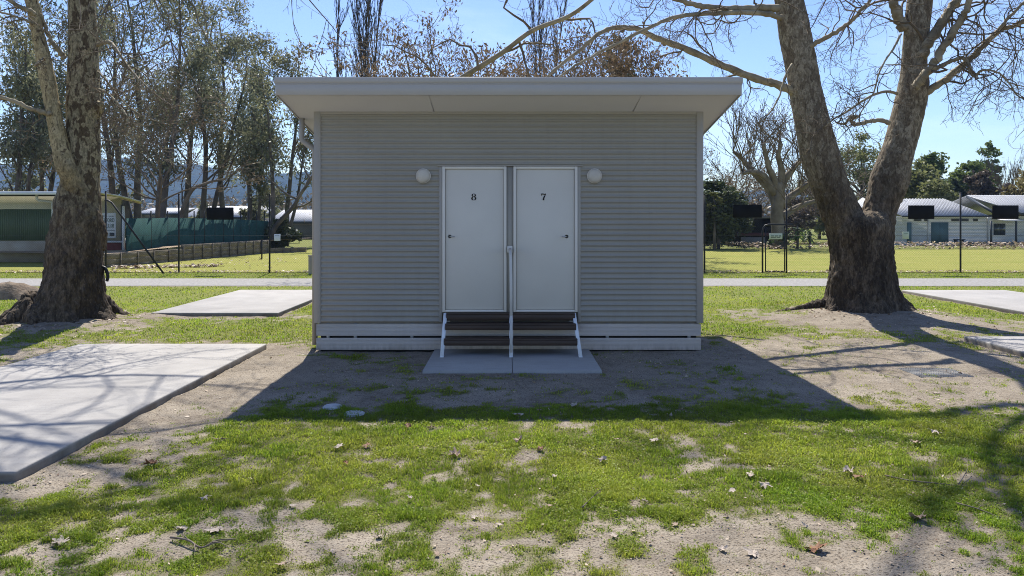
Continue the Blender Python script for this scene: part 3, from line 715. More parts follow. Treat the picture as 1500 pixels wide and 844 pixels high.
tag(obj('drain_grate', g, MT['grate']), 'rectangular galvanised drain grate set in the dirt right of the cabin', 'grate')

# ------------------------------------------------------------------ chain-link fence along the green, gate, boards
FYY = 25.2
def fx(px): return (px-CX)*FYY/F
def fz(py): return CH-(py-HY)*FYY/F
fence = thing('chain_link_fence', 'tall black chain-link fence with thin posts along the bowling green', 'fence', (0, FYY, 0))
for px, pt in ((-60, 284), (155, 281), (262, 285), (395, 285), (520, 285), (645, 285), (775, 285), (905, 285), (1032, 285), (1152, 285), (1280, 284), (1407, 283), (1532, 283)):
    g = Geo(); g.cyl((fx(px), FYY, -.3), .03, 'z', fz(pt)+.3, 10); g.cyl((fx(px), FYY, fz(pt)), .034, 'z', .03, 10, .02)
    obj('post', g, MT['black'], fence, True)
g = Geo(); g.tube([(fx(155), FYY-.06, fz(294)), (fx(159), FYY-.06, fz(293.5)), (fx(165), FYY-.06, fz(297)), (fx(248), FYY-.4, .0)], .032, 8)
obj('brace', g, MT['black'], fence, True)
g = Geo(); h = fz(288)-.06; pitch = .06; w = .0022
def wires(x0, x1):
    L = x1-x0
    for sg in (1, -1):
        k = np.arange(-h, L+h, pitch)
        if sg == 1: ta = np.maximum(-k, 0); tb = np.minimum(L-k, h); xa = x0+k+ta; xb = x0+k+tb; za = ta; zb = tb
        else: ta = np.maximum(k-L, 0); tb = np.minimum(k, h); xa = x0+k-ta; xb = x0+k-tb; za = ta; zb = tb
        ok = tb-ta > .05; xa, xb, za, zb = xa[ok], xb[ok], za[ok], zb[ok]
        y = FYY-.034+sg*.002; n = len(xa); yy = np.full(n, y)
        V = np.stack([np.stack([xa-w, yy, .06+za], 1), np.stack([xa+w, yy, .06+za], 1), np.stack([xb+w, yy, .06+zb], 1), np.stack([xb-w, yy, .06+zb], 1)], 1)
        i = np.arange(n)[:, None]*4; g.add(V.reshape(-1, 3), np.concatenate([i, i+1, i+2, i+3], 1))
wires(fx(-60), fx(1116)); wires(fx(1152), fx(1532))
for z in (.07, h*.5, h+.05):
    for a, b_ in ((-60, 1116), (1152, 1532)): g.tube([(fx(a), FYY-.036, z), (fx(b_), FYY-.036, z)], .0035, 4)
obj('wire_mesh', g, MT['wire'], fence)
gate = thing('pipe_gate', 'black pipe-framed mesh gate with rounded corner in the chain-link fence', 'gate', (fx(1134), FYY, 0))
g = Geo(); zt = fz(329)
g.tube([(fx(1117), FYY, -.1), (fx(1117), FYY, zt-.25), (fx(1118), FYY, zt-.12), (fx(1121), FYY, zt-.03), (fx(1126), FYY, zt), (fx(1162), FYY, zt)], .03, 10)
g.tube([(fx(1121), FYY-.02, .05), (fx(1121), FYY-.02, zt-.1)], .02, 8); g.tube([(fx(1149), FYY-.02, .05), (fx(1149), FYY-.02, zt-.06)], .02, 8)
g.tube([(fx(1121), FYY-.02, .06), (fx(1149), FYY-.02, .06)], .02, 8)
obj('gate_frame', g, MT['black'], gate, True)
g = Geo(); h0 = h; h = zt-.15; wires(fx(1121), fx(1149)); h = h0; obj('gate_mesh', g, MT['wire'], gate)

def board(px0, px1, py0, py1, mat, name, label, cat, group=None, y=FYY-.075, lines=None):
    g = Geo(); g.box(fx(px0), fx(px1), y, y+.03, fz(py1), fz(py0))
    t = thing(name, label, cat, ((fx(px0)+fx(px1))/2, y, fz(py1)), group)
    obj('panel', g, mat, t, bevel=.004)
    g = Geo()
    if lines:
        for (a, b_, c, d) in lines: g.box(fx(a), fx(b_), y-.003, y-.0005, fz(d), fz(c))
        obj('lettering', g, MT['clubgreen'], t)
    else:
        for a in (px0+3, px1-3):
            g = Geo(); g.box(fx(a)-.02, fx(a)+.02, y+.0305, y+.05, fz(py1)+.03, fz(py0)-.03); obj('batten', g, MT['black'], t)
    return t
board(304, 343, 304, 322, MT['boardblk'], 'hanging_board', 'black board hung on the fence left of the cabin, before pale shed roofs', 'board', 'black boards on the fence')
board(1073, 1115, 300, 319, MT['boardblk'], 'hanging_board', 'black board hung on the fence beside the gate, before dark bushes', 'board', 'black boards on the fence')
board(1329, 1367, 301, 321, MT['boardblk'], 'hanging_board', 'black board hung on the fence just right of the forked trunk', 'board', 'black boards on the fence')
board(1452, 1490, 301, 321, MT['boardblk'], 'hanging_board', 'black board hung on the fence nearest the right photo edge, before a window', 'board', 'black boards on the fence')
board(402.5, 411.5, 343, 353, MT['signwhite'], 'small_sign', 'small blank white square sign on the fence left of the cabin', 'sign', lines=[(404, 410, 345, 345.4)])
board(1321, 1330, 339.5, 350, MT['signgreen'], 'small_sign', 'small pale yellow square sign on the fence beside the forked trunk', 'sign', lines=[(1322.5, 1328.5, 342, 342.4)])
board(1126, 1145, 342, 350.5, MT['signgreen'], 'gate_sign', 'pale green rectangular sign with dark lettering on the pipe gate', 'sign', lines=[(1128, 1133, 345, 346.4), (1134, 1139, 345, 346.4), (1140, 1143, 345, 346.4), (1128, 1136, 347.6, 348.4), (1137, 1142, 347.6, 348.4)])

g = Geo(); p = G(455, 402); g.box(p[0]-.06, p[0]+.06, p[1]-.06, p[1]+.06, -.1, .62); g.box(p[0]-.075, p[0]+.075, p[1]-.075, p[1]+.075, .6205, .66); g.box(p[0]-.02, p[0]+.02, p[1]-.065, p[1]-.0605, .1, .55)
tag(obj('service_bollard', g, MT['block'], bevel=.01), 'short pale grey service post beside the cabin corner on the green strip', 'post')
p = G(383.5, 380); g = Geo(); g.cyl((p[0], p[1], -.1), .035, 'z', 1.02, 8); g.cyl((p[0], p[1], .92), .05, 'z', .04, 8)
tag(obj('short_post', g, MT['black'], None, True), 'short black post on the mown lawn before the timber retaining wall', 'post')

# ------------------------------------------------------------------ retaining wall, terrace, windbreak
rw = thing('retaining_wall', 'stepped timber sleeper retaining wall holding up the terrace left of the lawn', 'wall', tuple(G(268, 382)))
A = np.array([(120-CX)*26.6/F, 26.6]); B = np.array([(268-CX)*32.6/F, 32.6]); Cc = np.array([(392-CX)*40/F, 40.0]); D = np.array([(448-CX)*41.5/F, 41.5])
def sleepers(p0, p1, zt, bays, rows):
    g = Geo(); d = (p1-p0)/np.linalg.norm(p1-p0); nrm = np.array([d[1], -d[0]]); L = np.linalg.norm(p1-p0); rh = (zt+.1)/rows
    for bq in range(bays):
        for r in range(rows):
            a = L*bq/bays+.012; c = L*(bq+1)/bays-.012; off = RNG.uniform(-.015, .015); z0 = -.1+r*rh+.003; z1 = -.1+(r+1)*rh-.003
            q = [p0+d*a+nrm*(off), p0+d*c+nrm*(off), p0+d*c+nrm*(off-.12), p0+d*a+nrm*(off-.12)]
            g.hexa([(*v, z0) for v in q], [(*v, z1) for v in q])
    obj('sleeper_wall', g, MT['sleeper'], rw, bevel=.006)
    for bq in range(bays+1):
        c = p0+d*L*bq/bays+nrm*.03; g = Geo(); g.box(c[0]-.02, c[0]+.02, c[1]-.02, c[1]+.02, -.2, zt+.01); obj('post', g, MT['sleeper'], rw)
sleepers(A, B, .56, 6, 3); sleepers(B, Cc, .74, 10, 4); sleepers(Cc, D, .30, 5, 2)
g = Geo()
ter = [A, B, Cc, np.array([-12.5, 47.0]), np.array([-36, 47.0]), np.array([-36, 33.0]), np.array([-19, 30.5])]
zz_ = [.50, .66, .72, .72, .72, .5, .45]
n = len(ter); off = np.array([-.14, .14])
V = [(*(p+(off if i < 3 else 0)), z) for i, (p, z) in enumerate(zip(ter, zz_))]
g.add(V, poly=[list(range(n))]); tag(obj('terrace_ground', g, MT['terrace']), kind='structure')

wb = thing('windbreak_fence', 'dark green mesh windbreak fence with black posts on the terrace', 'fence', (-16.5, 33, .6))
WP = [(184, 29.6, 366, 320), (190, 30, 365, 320), (222, 32, 363, 320), (246, 33.6, 361, 319), (285, 36, 358, 320), (300, 37, 357, 320), (333, 39, 355, 321), (360, 41, 353, 322), (392, 43.5, 351.5, 324)]
g = Geo(); V = []
for px, Y, yb, yt in WP: V += [P(px, yb, Y)+[0, 0, -.08], P(px, yt, Y)]
V2 = [np.asarray(v)+[.02, .03, 0] for v in V]; n = len(WP)
g.add(np.concatenate([V, V2]), [(2*i, 2*i+2, 2*i+3, 2*i+1) for i in range(n-1)]+[(2*n+2*i, 2*n+2*i+1, 2*n+2*i+3, 2*n+2*i+2) for i in range(n-1)]+[(2*i+1, 2*i+3, 2*n+2*i+3, 2*n+2*i+1) for i in range(n-1)])
obj('screen', g, MT['screen'], wb)
for px in (193, 222, 246, 285, 300, 315, 328, 342, 353, 365, 376, 388):
    Y = np.interp(px, [w[0] for w in WP], [w[1] for w in WP]); p0 = P(px, 360, Y)
    g = Geo(); g.cyl((p0[0]+.0, Y-.05, .4), .032, 'z', P(px, 309, Y)[2]-.4, 8); obj('post', g, MT['black'], wb, True)

# ------------------------------------------------------------------ tennis club house on the left
CY = 31.5
ch = thing('club_house', 'low cream club house with green shutter and curved tin roof behind left trunk', 'building', (-21, CY, 0))
cx = lambda px: (px-CX)*CY/F
cz = lambda py: CH-(py-HY)*CY/F
g = Geo(); bx = (150-CX)*(CY+6)/F
g.hexa([(cx(-120), CY, cz(353)+.001), (cx(178), CY, cz(353)+.001), (bx, CY+6, cz(353)+.001), (cx(-120), CY+6, cz(353)+.001)], [(cx(-120), CY, cz(287.5)), (cx(178), CY, cz(287.5)), (bx, CY+6, cz(287.5)), (cx(-120), CY+6, cz(287.5))]); obj('wall', g, MT['clubcream'], ch)
g = Geo(); g.box(cx(-120), cx(96), CY-.03, CY+5.9, -.1, cz(353)); obj('block_base', g, MT['block'], ch)
g = Geo(); g.box(cx(97), cx(180), CY-.03, CY+.5, -.1, cz(356)); obj('brick_base', g, MT['brick'], ch)
g = Geo(); g.box(cx(97), cx(180), CY-.06, CY-.001, cz(355.5), cz(352.8)); obj('sill', g, MT['signwhite'], ch)
g = Geo()
for k in range(64):
    a = -118+k*3.08
    if a > 78: break
    g.box(cx(a), cx(a+2.6), CY-.035, CY-.002, cz(352.5), cz(307))
g.box(cx(-119), cx(79), CY-.02, CY-.001, cz(352.4), cz(306.5)); obj('roller_shutter', g, MT['clubgreen'], ch)
g = Geo(); g.box(cx(178), cx(181), CY-.05, CY+.05, .3, cz(300)); obj('corner_post', g, MT['navy'], ch)
g = Geo(); g.tube([(cx(184.5), CY-.2, .3), (cx(184.5), CY-.2, cz(302))], .06, 8); obj('downpipe', g, MT['signwhite'], ch, True)
g = Geo(); g.tube([(cx(66), CY-.55, cz(285)), (cx(66), CY-.55, cz(292)), (cx(67), CY-.5, cz(294)), (cx(78), CY-.12, cz(295.5)), (cx(79), CY-.08, cz(298)), (cx(79), CY-.08, cz(352))], .055, 8); obj('drainpipe', g, MT['signwhite'], ch, True)
prof = [(-120, 281), (60, 281), (120, 281.3), (148, 282), (165, 284.2), (180, 287.2), (193, 290.6), (207, 294.5)]
Yr0, Yr1 = CY-1.0, CY+6.3
def rprof(dz): return [((a-CX)*Yr0/F, CH-(b_-HY)*Yr0/F+dz) for a, b_ in prof]
def strip(dz0, dz1, y0, y1, mat, nm):
    g = Geo(); t = rprof(dz1); b_ = rprof(dz0)
    for (x0, z0), (x1, z1), (_, u0), (_, u1) in zip(b_[:-1], b_[1:], t[:-1], t[1:]):
        if x1 > cx(150): y1 = CY+2.2
        k0, k1 = [(y1/Yr0 if x > cx(125) else 1.0) for x in (x0, x1)]
        g.hexa([(x0, y0, z0), (x1, y0, z1), (x1*k1, y1, z1), (x0*k0, y1, z0)], [(x0, y0, u0), (x1, y0, u1), (x1*k1, y1, u1), (x0*k0, y1, u0)])
    obj(nm, g, mat, ch)
strip(-.04, .0, Yr0, Yr1, MT['roofgreen'], 'roof'); strip(-.075, -.042, Yr0+.02, Yr1-.05, MT['underroof'], 'eave')
g = Geo(); x1 = (146-CX)*Yr0/F; g.box((-120-CX)*Yr0/F, x1, Yr0-.10, Yr0-.003, rprof(0)[0][1]-.13, rprof(0)[0][1]+.01); obj('gutter', g, MT['signwhite'], ch, bevel=.02)
# sign on the club house wall
sg = thing('club_sign', 'white tennis club name board on the club house wall, half behind the trunk', 'sign', (cx(154), CY-.06, cz(349)))
g = Geo(); g.box(cx(136), cx(170.5), CY-.05, CY-.002, cz(349), cz(312)); obj('panel', g, MT['signwhite'], sg, bevel=.008)
def text(name, body, size, loc, mat, parent, sx=1.0):
    cu = bpy.data.curves.new(name, 'FONT'); cu.body = body; cu.size = size; cu.align_x = 'CENTER'; cu.align_y = 'CENTER'; cu.extrude = .004
    o = bpy.data.objects.new(name+'_curve', cu); COL.objects.link(o)
    dg = bpy.context.evaluated_depsgraph_get(); me = bpy.data.meshes.new_from_object(o.evaluated_get(dg))
    me.transform(Matrix.Translation(Vector(loc)) @ Matrix.Rotation(math.pi/2, 4, 'X') @ Matrix.Diagonal((sx, 1, 1, 1)))
    bpy.data.objects.remove(o); bpy.data.curves.remove(cu)
    return obj(name, me, mat, parent)
text('lettering', 'MYRTLEFORD', .24, (cx(153.3), CY-.056, cz(323)), MT['clubgreen'], sg, .62)
text('lettering', 'TENNIS CLUB', .24, (cx(153.3), CY-.056, cz(331)), MT['clubgreen'], sg, .60)
g = Geo()
for a, b_, c, d in ((139, 147, 316, 317.2), (148.5, 158, 316, 317.2), (160, 168, 316.4, 317.2), (138, 169, 337.6, 338.1), (140, 149, 341, 345), (152, 154.5, 342, 344.6), (155, 159.5, 341.5, 343.5), (161.5, 168.5, 341, 346)):
    g = Geo(); g.box(cx(a), cx(b_), CY-.056, CY-.0505, cz(d), cz(c)); obj('sign_mark', g, MT['navy'], sg)

# ------------------------------------------------------------------ pavilion on the right
PY = 54.0
pv = thing('pavilion', 'long white weatherboard pavilion with pale tin roofs and teal doors', 'building', (33, PY, 0))
qx = lambda px, Y=PY: (px-CX)*Y/F
qz = lambda py, Y=PY: CH-(py-HY)*Y/F
g = Geo()
nb = 22; zb, zt = -.1, qz(317)
for k in range(nb):                                   # lapped boards on the long side
    z0 = zb+(zt-zb)*k/nb; z1 = zb+(zt-zb)*(k+1)/nb
    g.prism_x([(PY-.03, z0), (PY, z0), (PY, z1-.001), (PY-.008, z1-.001)], qx(1306), qx(1580))
g.box(qx(1306), qx(1580), PY+.001, PY+9, zb, zt)
obj('wall', g, MT['weather'], pv)
g = Geo(); ax = qx(1306)
g.prism_x([(PY+.002, zt), (PY+9, zt), (PY+4.5, zt+1.55)], ax, ax+.1); g.prism_x([(PY-.02, -.1), (PY+.3, -.1), (PY+.3, zt), (PY-.02, zt)], ax-.02, ax+.002)
obj('gable_wall', g, MT['weather'], pv)
def tinroof(x0, x1, y0, y1, ze, zr, name, mat, ribs):
    g = Geo(); ym = (y0+y1)/2
    g.prism_x([(y0, ze), (ym, zr), (y1, ze), (y1, ze+.05), (ym, zr+.06), (y0, ze+.05)], x0, x1)
    sl = (zr-ze)/(ym-y0)
    for k in range(ribs):
        x = x0+(x1-x0)*(k+.5)/ribs; g.prism_x([(y0, ze+.0515), (ym, zr+.0615), (ym, zr+.10), (y0, ze+.09)], x-.03, x+.03)
    obj(name, g, mat, pv)
tinroof(qx(1316), qx(1442), PY-.5, PY+10.5, qz(317, PY-.5), qz(292.5, PY+5), 'roof', MT['zinc'], 26)
tinroof(qx(1419, PY+4.5), qx(1600), PY-1.6, PY+11, qz(312.5, PY-1.6), qz(287.5, PY+4.7), 'roof', MT['zinc'], 30)
g = Geo()
g.hexa([P(1415, 290, PY+4.7), P(1416, 290, PY+4.7), P(1459, 314, PY-1.6), P(1456, 314, PY-1.6)], [P(1415, 286.5, PY+4.7), P(1416, 286.5, PY+4.7), P(1459, 310, PY-1.6), P(1456, 310, PY-1.6)])
obj('barge_board', g, MT['navy'], pv)
g = Geo(); g.box(qx(1316), qx(1450), PY-.62, PY-.501, qz(318, PY), qz(316, PY)); g.box(qx(1456, PY-1.6), qx(1600), PY-1.72, PY-1.601, qz(314, PY-1.6), qz(311.8, PY-1.6)); obj('gutter', g, MT['navy'], pv)
def quad(nm, px0, px1, py0, py1, mat, pr=.04, par=None):
    g = Geo(); g.box(qx(px0), qx(px1), PY-.03-pr, PY-.031, qz(py1), qz(py0)); return obj(nm, g, mat, par or pv)
quad('door', 1328, 1334.5, 326, 357.5, MT['teal']); 
dd = quad('double_door', 1363.5, 1388.5, 325.8, 356.5, MT['teal'])
g = Geo(); g.box(qx(1375.8), qx(1376.2), PY-.09, PY-.071, qz(356), qz(326)); obj('meeting_stile', g, MT['navy'], dd)
for a, b_ in ((1338, 1349), (1353, 1360), (1393, 1404.5), (1407, 1418), (1425, 1431.5)):
    f = quad('vent', a, b_, 320.5, 324.2, MT['shedwall'], .05)
    g = Geo()
    for k in range(3): g.box(qx(a)+.03, qx(b_)-.03, PY-.095, PY-.081, qz(324.2)+.04+.05*k, qz(324.2)+.065+.05*k)
    obj('louvre', g, MT['navy'], f)
f = quad('window', 1455, 1472, 327.5, 344.5, MT['navy'], .03)
for a, b_ in ((1455.8, 1463), (1464, 1471.2)):
    g = Geo(); g.box(qx(a), qx(b_), PY-.068, PY-.0605, qz(343.8), qz(328.2)); obj('pane', g, MT['glass'], f)
g = Geo(); g.prism_x([(PY-1.5, qz(324, PY)), (PY-.031, qz(320, PY)), (PY-.031, qz(319.3, PY)), (PY-1.5, qz(323, PY))], qx(1452), qx(1489)); obj('awning', g, MT['whitetin'], pv)
for px in (1452, 1488.5):
    g = Geo(); g.box(qx(px, PY-1.4)-.05, qx(px, PY-1.4)+.05, PY-1.45, PY-1.35, -.05, qz(323.5, PY-1.4)); obj('verandah_post', g, MT['navy'], pv)
g = Geo(); g.box(qx(1407), qx(1580), PY-.12, PY-.031, -.1, .26); obj('skirting', g, MT['shedwall'], pv)
for px in (1446, 1358.5):
    g = Geo(); g.tube([(qx(px), PY-.1, .0), (qx(px), PY-.1, qz(318))], .05, 6); obj('downpipe', g, MT['whitetin'], pv)
bn = thing('bench', 'small dark bench against the pavilion wall beside the double door', 'bench', (qx(1396), PY-1, 0))
g = Geo(); g.box(qx(1390), qx(1403), PY-.9, PY-.5, .40, .46); obj('seat', g, MT['navy'], bn)
for px in (1391.5, 1400.5):
    g = Geo(); g.box(qx(px)-.03, qx(px)+.03, PY-.88, PY-.52, -.02, .3995); obj('leg', g, MT['navy'], bn)

# ------------------------------------------------------------------ sheds far left and dark hut right
def shed(px0, px1, Y, py_e, py_r, dep, lab, nm='shed', rm='whitetin'):
    t = thing(nm, lab, 'shed', ((px0+px1)/2*Y/F-CX*Y/F, Y, 0)); x0, x1 = (px0-CX)*Y/F, (px1-CX)*Y/F
    ze = CH-(py_e-HY)*Y/F; zr = CH-(py_r-HY)*(Y+dep/2)/F
    g = Geo(); g.box(x0+.3, x1-.3, Y+.3, Y+dep-.3, -.1, ze); obj('wall', g, MT['shedwall'], t)
    g = Geo(); g.prism_x([(Y, ze), (Y+dep/2, zr), (Y+dep, ze), (Y+dep, ze+.12), (Y+dep/2, zr+.12), (Y, ze+.12)], x0, x1); obj('roof', g, MT[rm], t)
    g = Geo(); g.box(x0, x1, Y-.12, Y-.003, ze-.12, ze+.10); obj('gutter', g, MT['navy'], t)
    g = Geo(); g.box(x0+(x1-x0)*.55, x0+(x1-x0)*.8, Y+.25, Y+.2995, 0, 2.4); obj('roller_door', g, MT['galv'], t)
    return t
shed(268, 385, 78, 319, 303.5, 9, 'white tin-roofed shed behind the windbreak fence and the black board')
shed(392, 520, 70, 326, 309, 10, 'white tin-roofed shed seen beside the cabin corner behind thin gum trunks')
shed(196, 262, 84, 314, 306, 9, 'pale-roofed shed seen between the club house roof and gum trunks')
sh = thing('umbrella_shelter', 'small white-topped shelter on thin posts before the far grey shed wall', 'shelter', ((430-CX)*58/F, 58, 0))
g = Geo(); c = P(430, 341, 58); t_ = P(430, 336, 58); a = np.arange(8)*2*np.pi/8
ring = np.stack([c[0]+.62*np.cos(a), c[1]+.62*np.sin(a), np.full(8, c[2])], 1)
g.add(np.concatenate([ring, [t_], ring-[0, 0, .06]]), t=[(i, (i+1) % 8, 8) for i in range(8)], q=[(i, 9+i, 9+(i+1) % 8, (i+1) % 8) for i in range(8)], poly=[[16-i for i in range(8)]]); obj('canopy', g, MT['signwhite'], sh)
for dx in (-.45, .45):
    g = Geo(); g.cyl((c[0]+dx, 58, -.05), .03, 'z', c[2]+.02, 6); obj('leg', g, MT['navy'], sh)
hY = 52.0
hut = thing('dark_hut', 'low dark hut with flat roof and maroon band behind the pipe gate', 'hut', ((1110-CX)*hY/F, hY, 0))
hx = lambda px: (px-CX)*hY/F
hz_ = lambda py: CH-(py-HY)*hY/F
g = Geo(); g.box(hx(1076), hx(1134), hY, hY+4, -.1, hz_(320)); obj('wall', g, MT['boardblk'], hut)
g = Geo(); g.box(hx(1068), hx(1138), hY-.5, hY+4.4, hz_(319.9), hz_(317)); obj('roof', g, MT['shedwall'], hut)
g = Geo(); g.box(hx(1074), hx(1134), hY-.06, hY-.003, hz_(346), hz_(341)); obj('band', g, MT['maroon'], hut)
g = Geo(); g.box(hx(1085), hx(1120), hY-.05, hY-.003, hz_(361), hz_(347.5)); obj('door', g, MT['shedwall'], hut)

# ------------------------------------------------------------------ trees
def smooth_path(pts, k=6):
    pts = [np.asarray(p, float) for p in pts]
    if len(pts) < 3: return np.array([pts[0]+(pts[-1]-pts[0])*t for t in np.linspace(0, 1, k+1)])
    P_ = [2*pts[0]-pts[1]]+pts+[2*pts[-1]-pts[-2]]; out = []
    for i in range(1, len(P_)-2):
        for t in np.arange(k)/k:
            a, b, c, d = P_[i-1], P_[i], P_[i+1], P_[i+2]
            out.append(.5*((2*b)+(-a+c)*t+(2*a-5*b+4*c-d)*t*t+(-a+3*b-3*c+d)*t**3))
    out.append(pts[-1]); return np.array(out)
def rotd(d, ang, rr):
    """turn direction d by ang about a random perpendicular axis"""
    r = rr.normal(size=3); r -= d*(r @ d); r /= np.linalg.norm(r)+1e-9
    v = d*math.cos(ang)+r*math.sin(ang); return v/np.linalg.norm(v)
class Par:
    def __init__(s, **k):
        s.nch = (0, 3, 4, 5, 5); s.ang = (.5, 1.1); s.wander = .22; s.up = .05; s.droop = 0.0; s.ratio = (.45, .75); s.rr = .5; s.tmin = .25
        s.seg = 5; s.sides = (3, 3, 4, 5, 6); s.rmin = .004; s.taper = .35; s.stop = 0.0
        s.__dict__.update(k)
def grow(geo, p, d, L, r, lev, par, rr, tips=None, avoid=None):
    n = par.seg+(1 if lev > 1 else 0); pts = [np.asarray(p, float)]; d = np.asarray(d, float); d = d/np.linalg.norm(d); dirs = [d]
    for i in range(n):
        d = d+rr.normal(size=3)*par.wander+np.array([0, 0, par.up-(par.droop if lev <= 1 else par.droop*.35)*(i/n)*1.5])
        d /= np.linalg.norm(d); pts.append(pts[-1]+d*L/n); dirs.append(d)
    pts = np.array(pts); t = np.linspace(0, 1, n+1)
    rad = np.maximum(r*(1-t*(1-par.taper)), par.rmin)
    geo.tube(pts, rad, par.sides[min(lev, 4)], cap=False)
    if tips is not None and lev <= par.stop+1: tips.append(pts[-1]); tips.append(pts[n//2]); tips.append(pts[-2])
    if lev <= par.stop: return
    k = par.nch[min(lev, len(par.nch)-1)]; k = max(1, int(round(k*rr.uniform(.75, 1.25))))
    for j in range(k):
        tt = par.tmin+(1-par.tmin)*(j+rr.random())/k; q = tt*n; i = min(int(q), n-1); f = q-i
        pp = pts[i]*(1-f)+pts[i+1]*f
        grow(geo, pp, rotd(dirs[i+1], rr.uniform(*par.ang), rr), L*rr.uniform(*par.ratio)*(1.05-.35*tt), max(rad[i]*par.rr, par.rmin), lev-1, par, rr, tips)
def leaves(g, pts, per, spread, size, rr, asp=.45, hang=0.0, flat=.6):
    pts = np.repeat(np.asarray(pts, float), per, 0); k = len(pts)
    c = pts+rr.normal(size=(k, 3))*np.array([spread, spread, spread*.8])
    u = rr.normal(size=(k, 3)); u[:, 2] = u[:, 2]*flat-hang; u /= np.linalg.norm(u, axis=1, keepdims=True)
    w = np.cross(u, rr.normal(size=(k, 3))); w /= np.linalg.norm(w, axis=1, keepdims=True)+1e-9
    s = (size*(.55+.9*rr.random(k)))[:, None]
    V = np.stack([c-u*s*.5, c+w*s*asp*.5, c+u*s*.5, c-w*s*asp*.5], 1); i = np.arange(k)[:, None]*4
    g.add(V.reshape(-1, 3), np.concatenate([i, i+1, i+2, i+3], 1), a=np.repeat(rr.random(k), 4)); return c

# --- the two big plane trees ---------------------------------------------------
def loft(g, rows, Y, seed, lobes=None, n=40, ydepth=1.0, yoff=None):
    """rows of (py, px left, px right) -> closed lofted stem; lobes(z) -> flare amount"""
    rr = np.random.default_rng(seed); ph = rr.random(6)*6.28; a = np.arange(n)*2*np.pi/n
    rings = []
    py = np.array([r[0] for r in rows], float); l = np.array([r[1] for r in rows], float); rt = np.array([r[2] for r in rows], float)
    m = int(abs(py[-1]-py[0])/9)+2; pp = np.linspace(0, len(py)-1, m); k = np.arange(len(py))
    pyi = np.interp(pp, k, py); li = np.interp(pp, k, l); ri = np.interp(pp, k, rt)
    ker = np.array([.25, .5, .25])
    for arr in (li, ri): arr[1:-1] = np.convolve(arr, ker, 'valid')
    for y, a0, a1 in zip(pyi, li, ri):
        c = P((a0+a1)/2, y, Y); r = (a1-a0)/2*Y/F*.985/math.sqrt(1+(((a0+a1)/2-CX)/F)**2); z = c[2]
        if yoff: c[1] += yoff(z)
        fl = lobes(z) if lobes else 0.0
        rad = r*(1+fl*(.35*np.cos(3*a+ph[0])+.3*np.cos(5*a+ph[1])+.2*np.cos(8*a+ph[2]))+.025*np.cos(2*a+ph[3]+z)+.02*np.cos(4*a+ph[4]-2*z))
        rings.append(np.stack([c[0]+rad*np.cos(a), c[1]+ydepth*rad*np.sin(a), np.full(n, z)], 1))
    V = np.concatenate(rings); mm = len(rings); i = np.arange(mm-1)[:, None]*n; j = np.arange(n)[None, :]; j2 = (j+1) % n
    g.add(V, np.stack([i+j, i+j2, i+n+j2, i+n+j], -1).reshape(-1, 4), poly=[list(range(n-1, -1, -1)), list(range((mm-1)*n, mm*n))])
def bake_trunk(geo, mat, parent, voxel=.032, disp=((.55, .10), (.16, .05))):
    me = geo.mesh('trunk_raw'); o = bpy.data.objects.new('trunk_raw', me); COL.objects.link(o)
    r = o.modifiers.new('r', 'REMESH'); r.mode = 'VOXEL'; r.voxel_size = voxel; r.use_smooth_shade = True
    s = o.modifiers.new('s', 'SMOOTH'); s.iterations = 6; s.factor = .5
    dg = bpy.context.evaluated_depsgraph_get(); me2 = bpy.data.meshes.new_from_object(o.evaluated_get(dg)); bpy.data.objects.remove(o)
    n = len(me2.vertices); co = np.empty(n*3, np.float32); no = np.empty(n*3, np.float32)
    me2.vertices.foreach_get('co', co); me2.vertices.foreach_get('normal', no); co = co.reshape(-1, 3); no = no.reshape(-1, 3)
    d = np.zeros(n)
    for i, v in enumerate(co):
        q = 1-min(max((v[2]-1.2)/2.2, 0), 1)*.75
        d[i] = (mnoise.noise(Vector((v[0]*2.0, v[1]*2.0, v[2]*1.3)))*.05+mnoise.noise(Vector((v[0]*6, v[1]*6, v[2]*3.5)))*.03+(abs(mnoise.noise(Vector((v[0]*13, v[1]*13, v[2]*6))))-.2)*.06)*q
    co = co+no*d[:, None].astype(np.float32); me2.vertices.foreach_set('co', co.reshape(-1))
    me2.polygons.foreach_set('use_smooth', np.ones(len(me2.polygons), bool)); me2.update(); me2.name = 'trunk'
    return obj('trunk', me2, mat, parent)
PLP = Par(nch=(0, 4, 4, 4, 4), ang=(.5, 1.25), wander=.36, up=.03, droop=.13, ratio=(.45, .8), rr=.5, rmin=.0035, seg=6)
def limb(tree, pts, w0, w1, rr, mat=None, tw=7, L=1.3, lev=2, tmin=.15, dY=None, geoT=None, par=PLP, knob=True, tips=None):
    """main limb through 3-D points, plus twigs grown from it into geoT"""
    path = smooth_path(pts, 6); n = len(path)
    t = np.linspace(0, 1, n); rad = w0+(w1-w0)*t; rad = rad*(1+.08*np.sin(np.arange(n)*1.7+rr.random()*6))
    path[1:-1] += rr.normal(size=(n-2, 3))*w1*.25
    g = Geo(); g.tube(path, rad, 10); obj('limb', g, mat or MT['limb'], tree, True)
    for k in range(tw):
        tt = tmin+(1-tmin)*(k+rr.random())/tw; i = min(int(tt*(n-1)), n-2)
        d = path[i+1]-path[i]; d /= np.linalg.norm(d)
        grow(geoT, path[i], rotd(d, rr.uniform(.5, 1.3), rr), L*rr.uniform(.6, 1.2), max(rad[i]*.33, .012), lev, par, rr, tips)
    grow(geoT, path[-1], path[-1]-path[-2], L*1.2, w1*.8, lev, par, rr, tips)

def PX(seq, Y0, Y1=None, w=None):
    n = len(seq); Y1 = Y0 if Y1 is None else Y1
    return [P(a, b, Y0+(Y1-Y0)*i/max(1, n-1)) for i, (a, b) in enumerate(seq)]

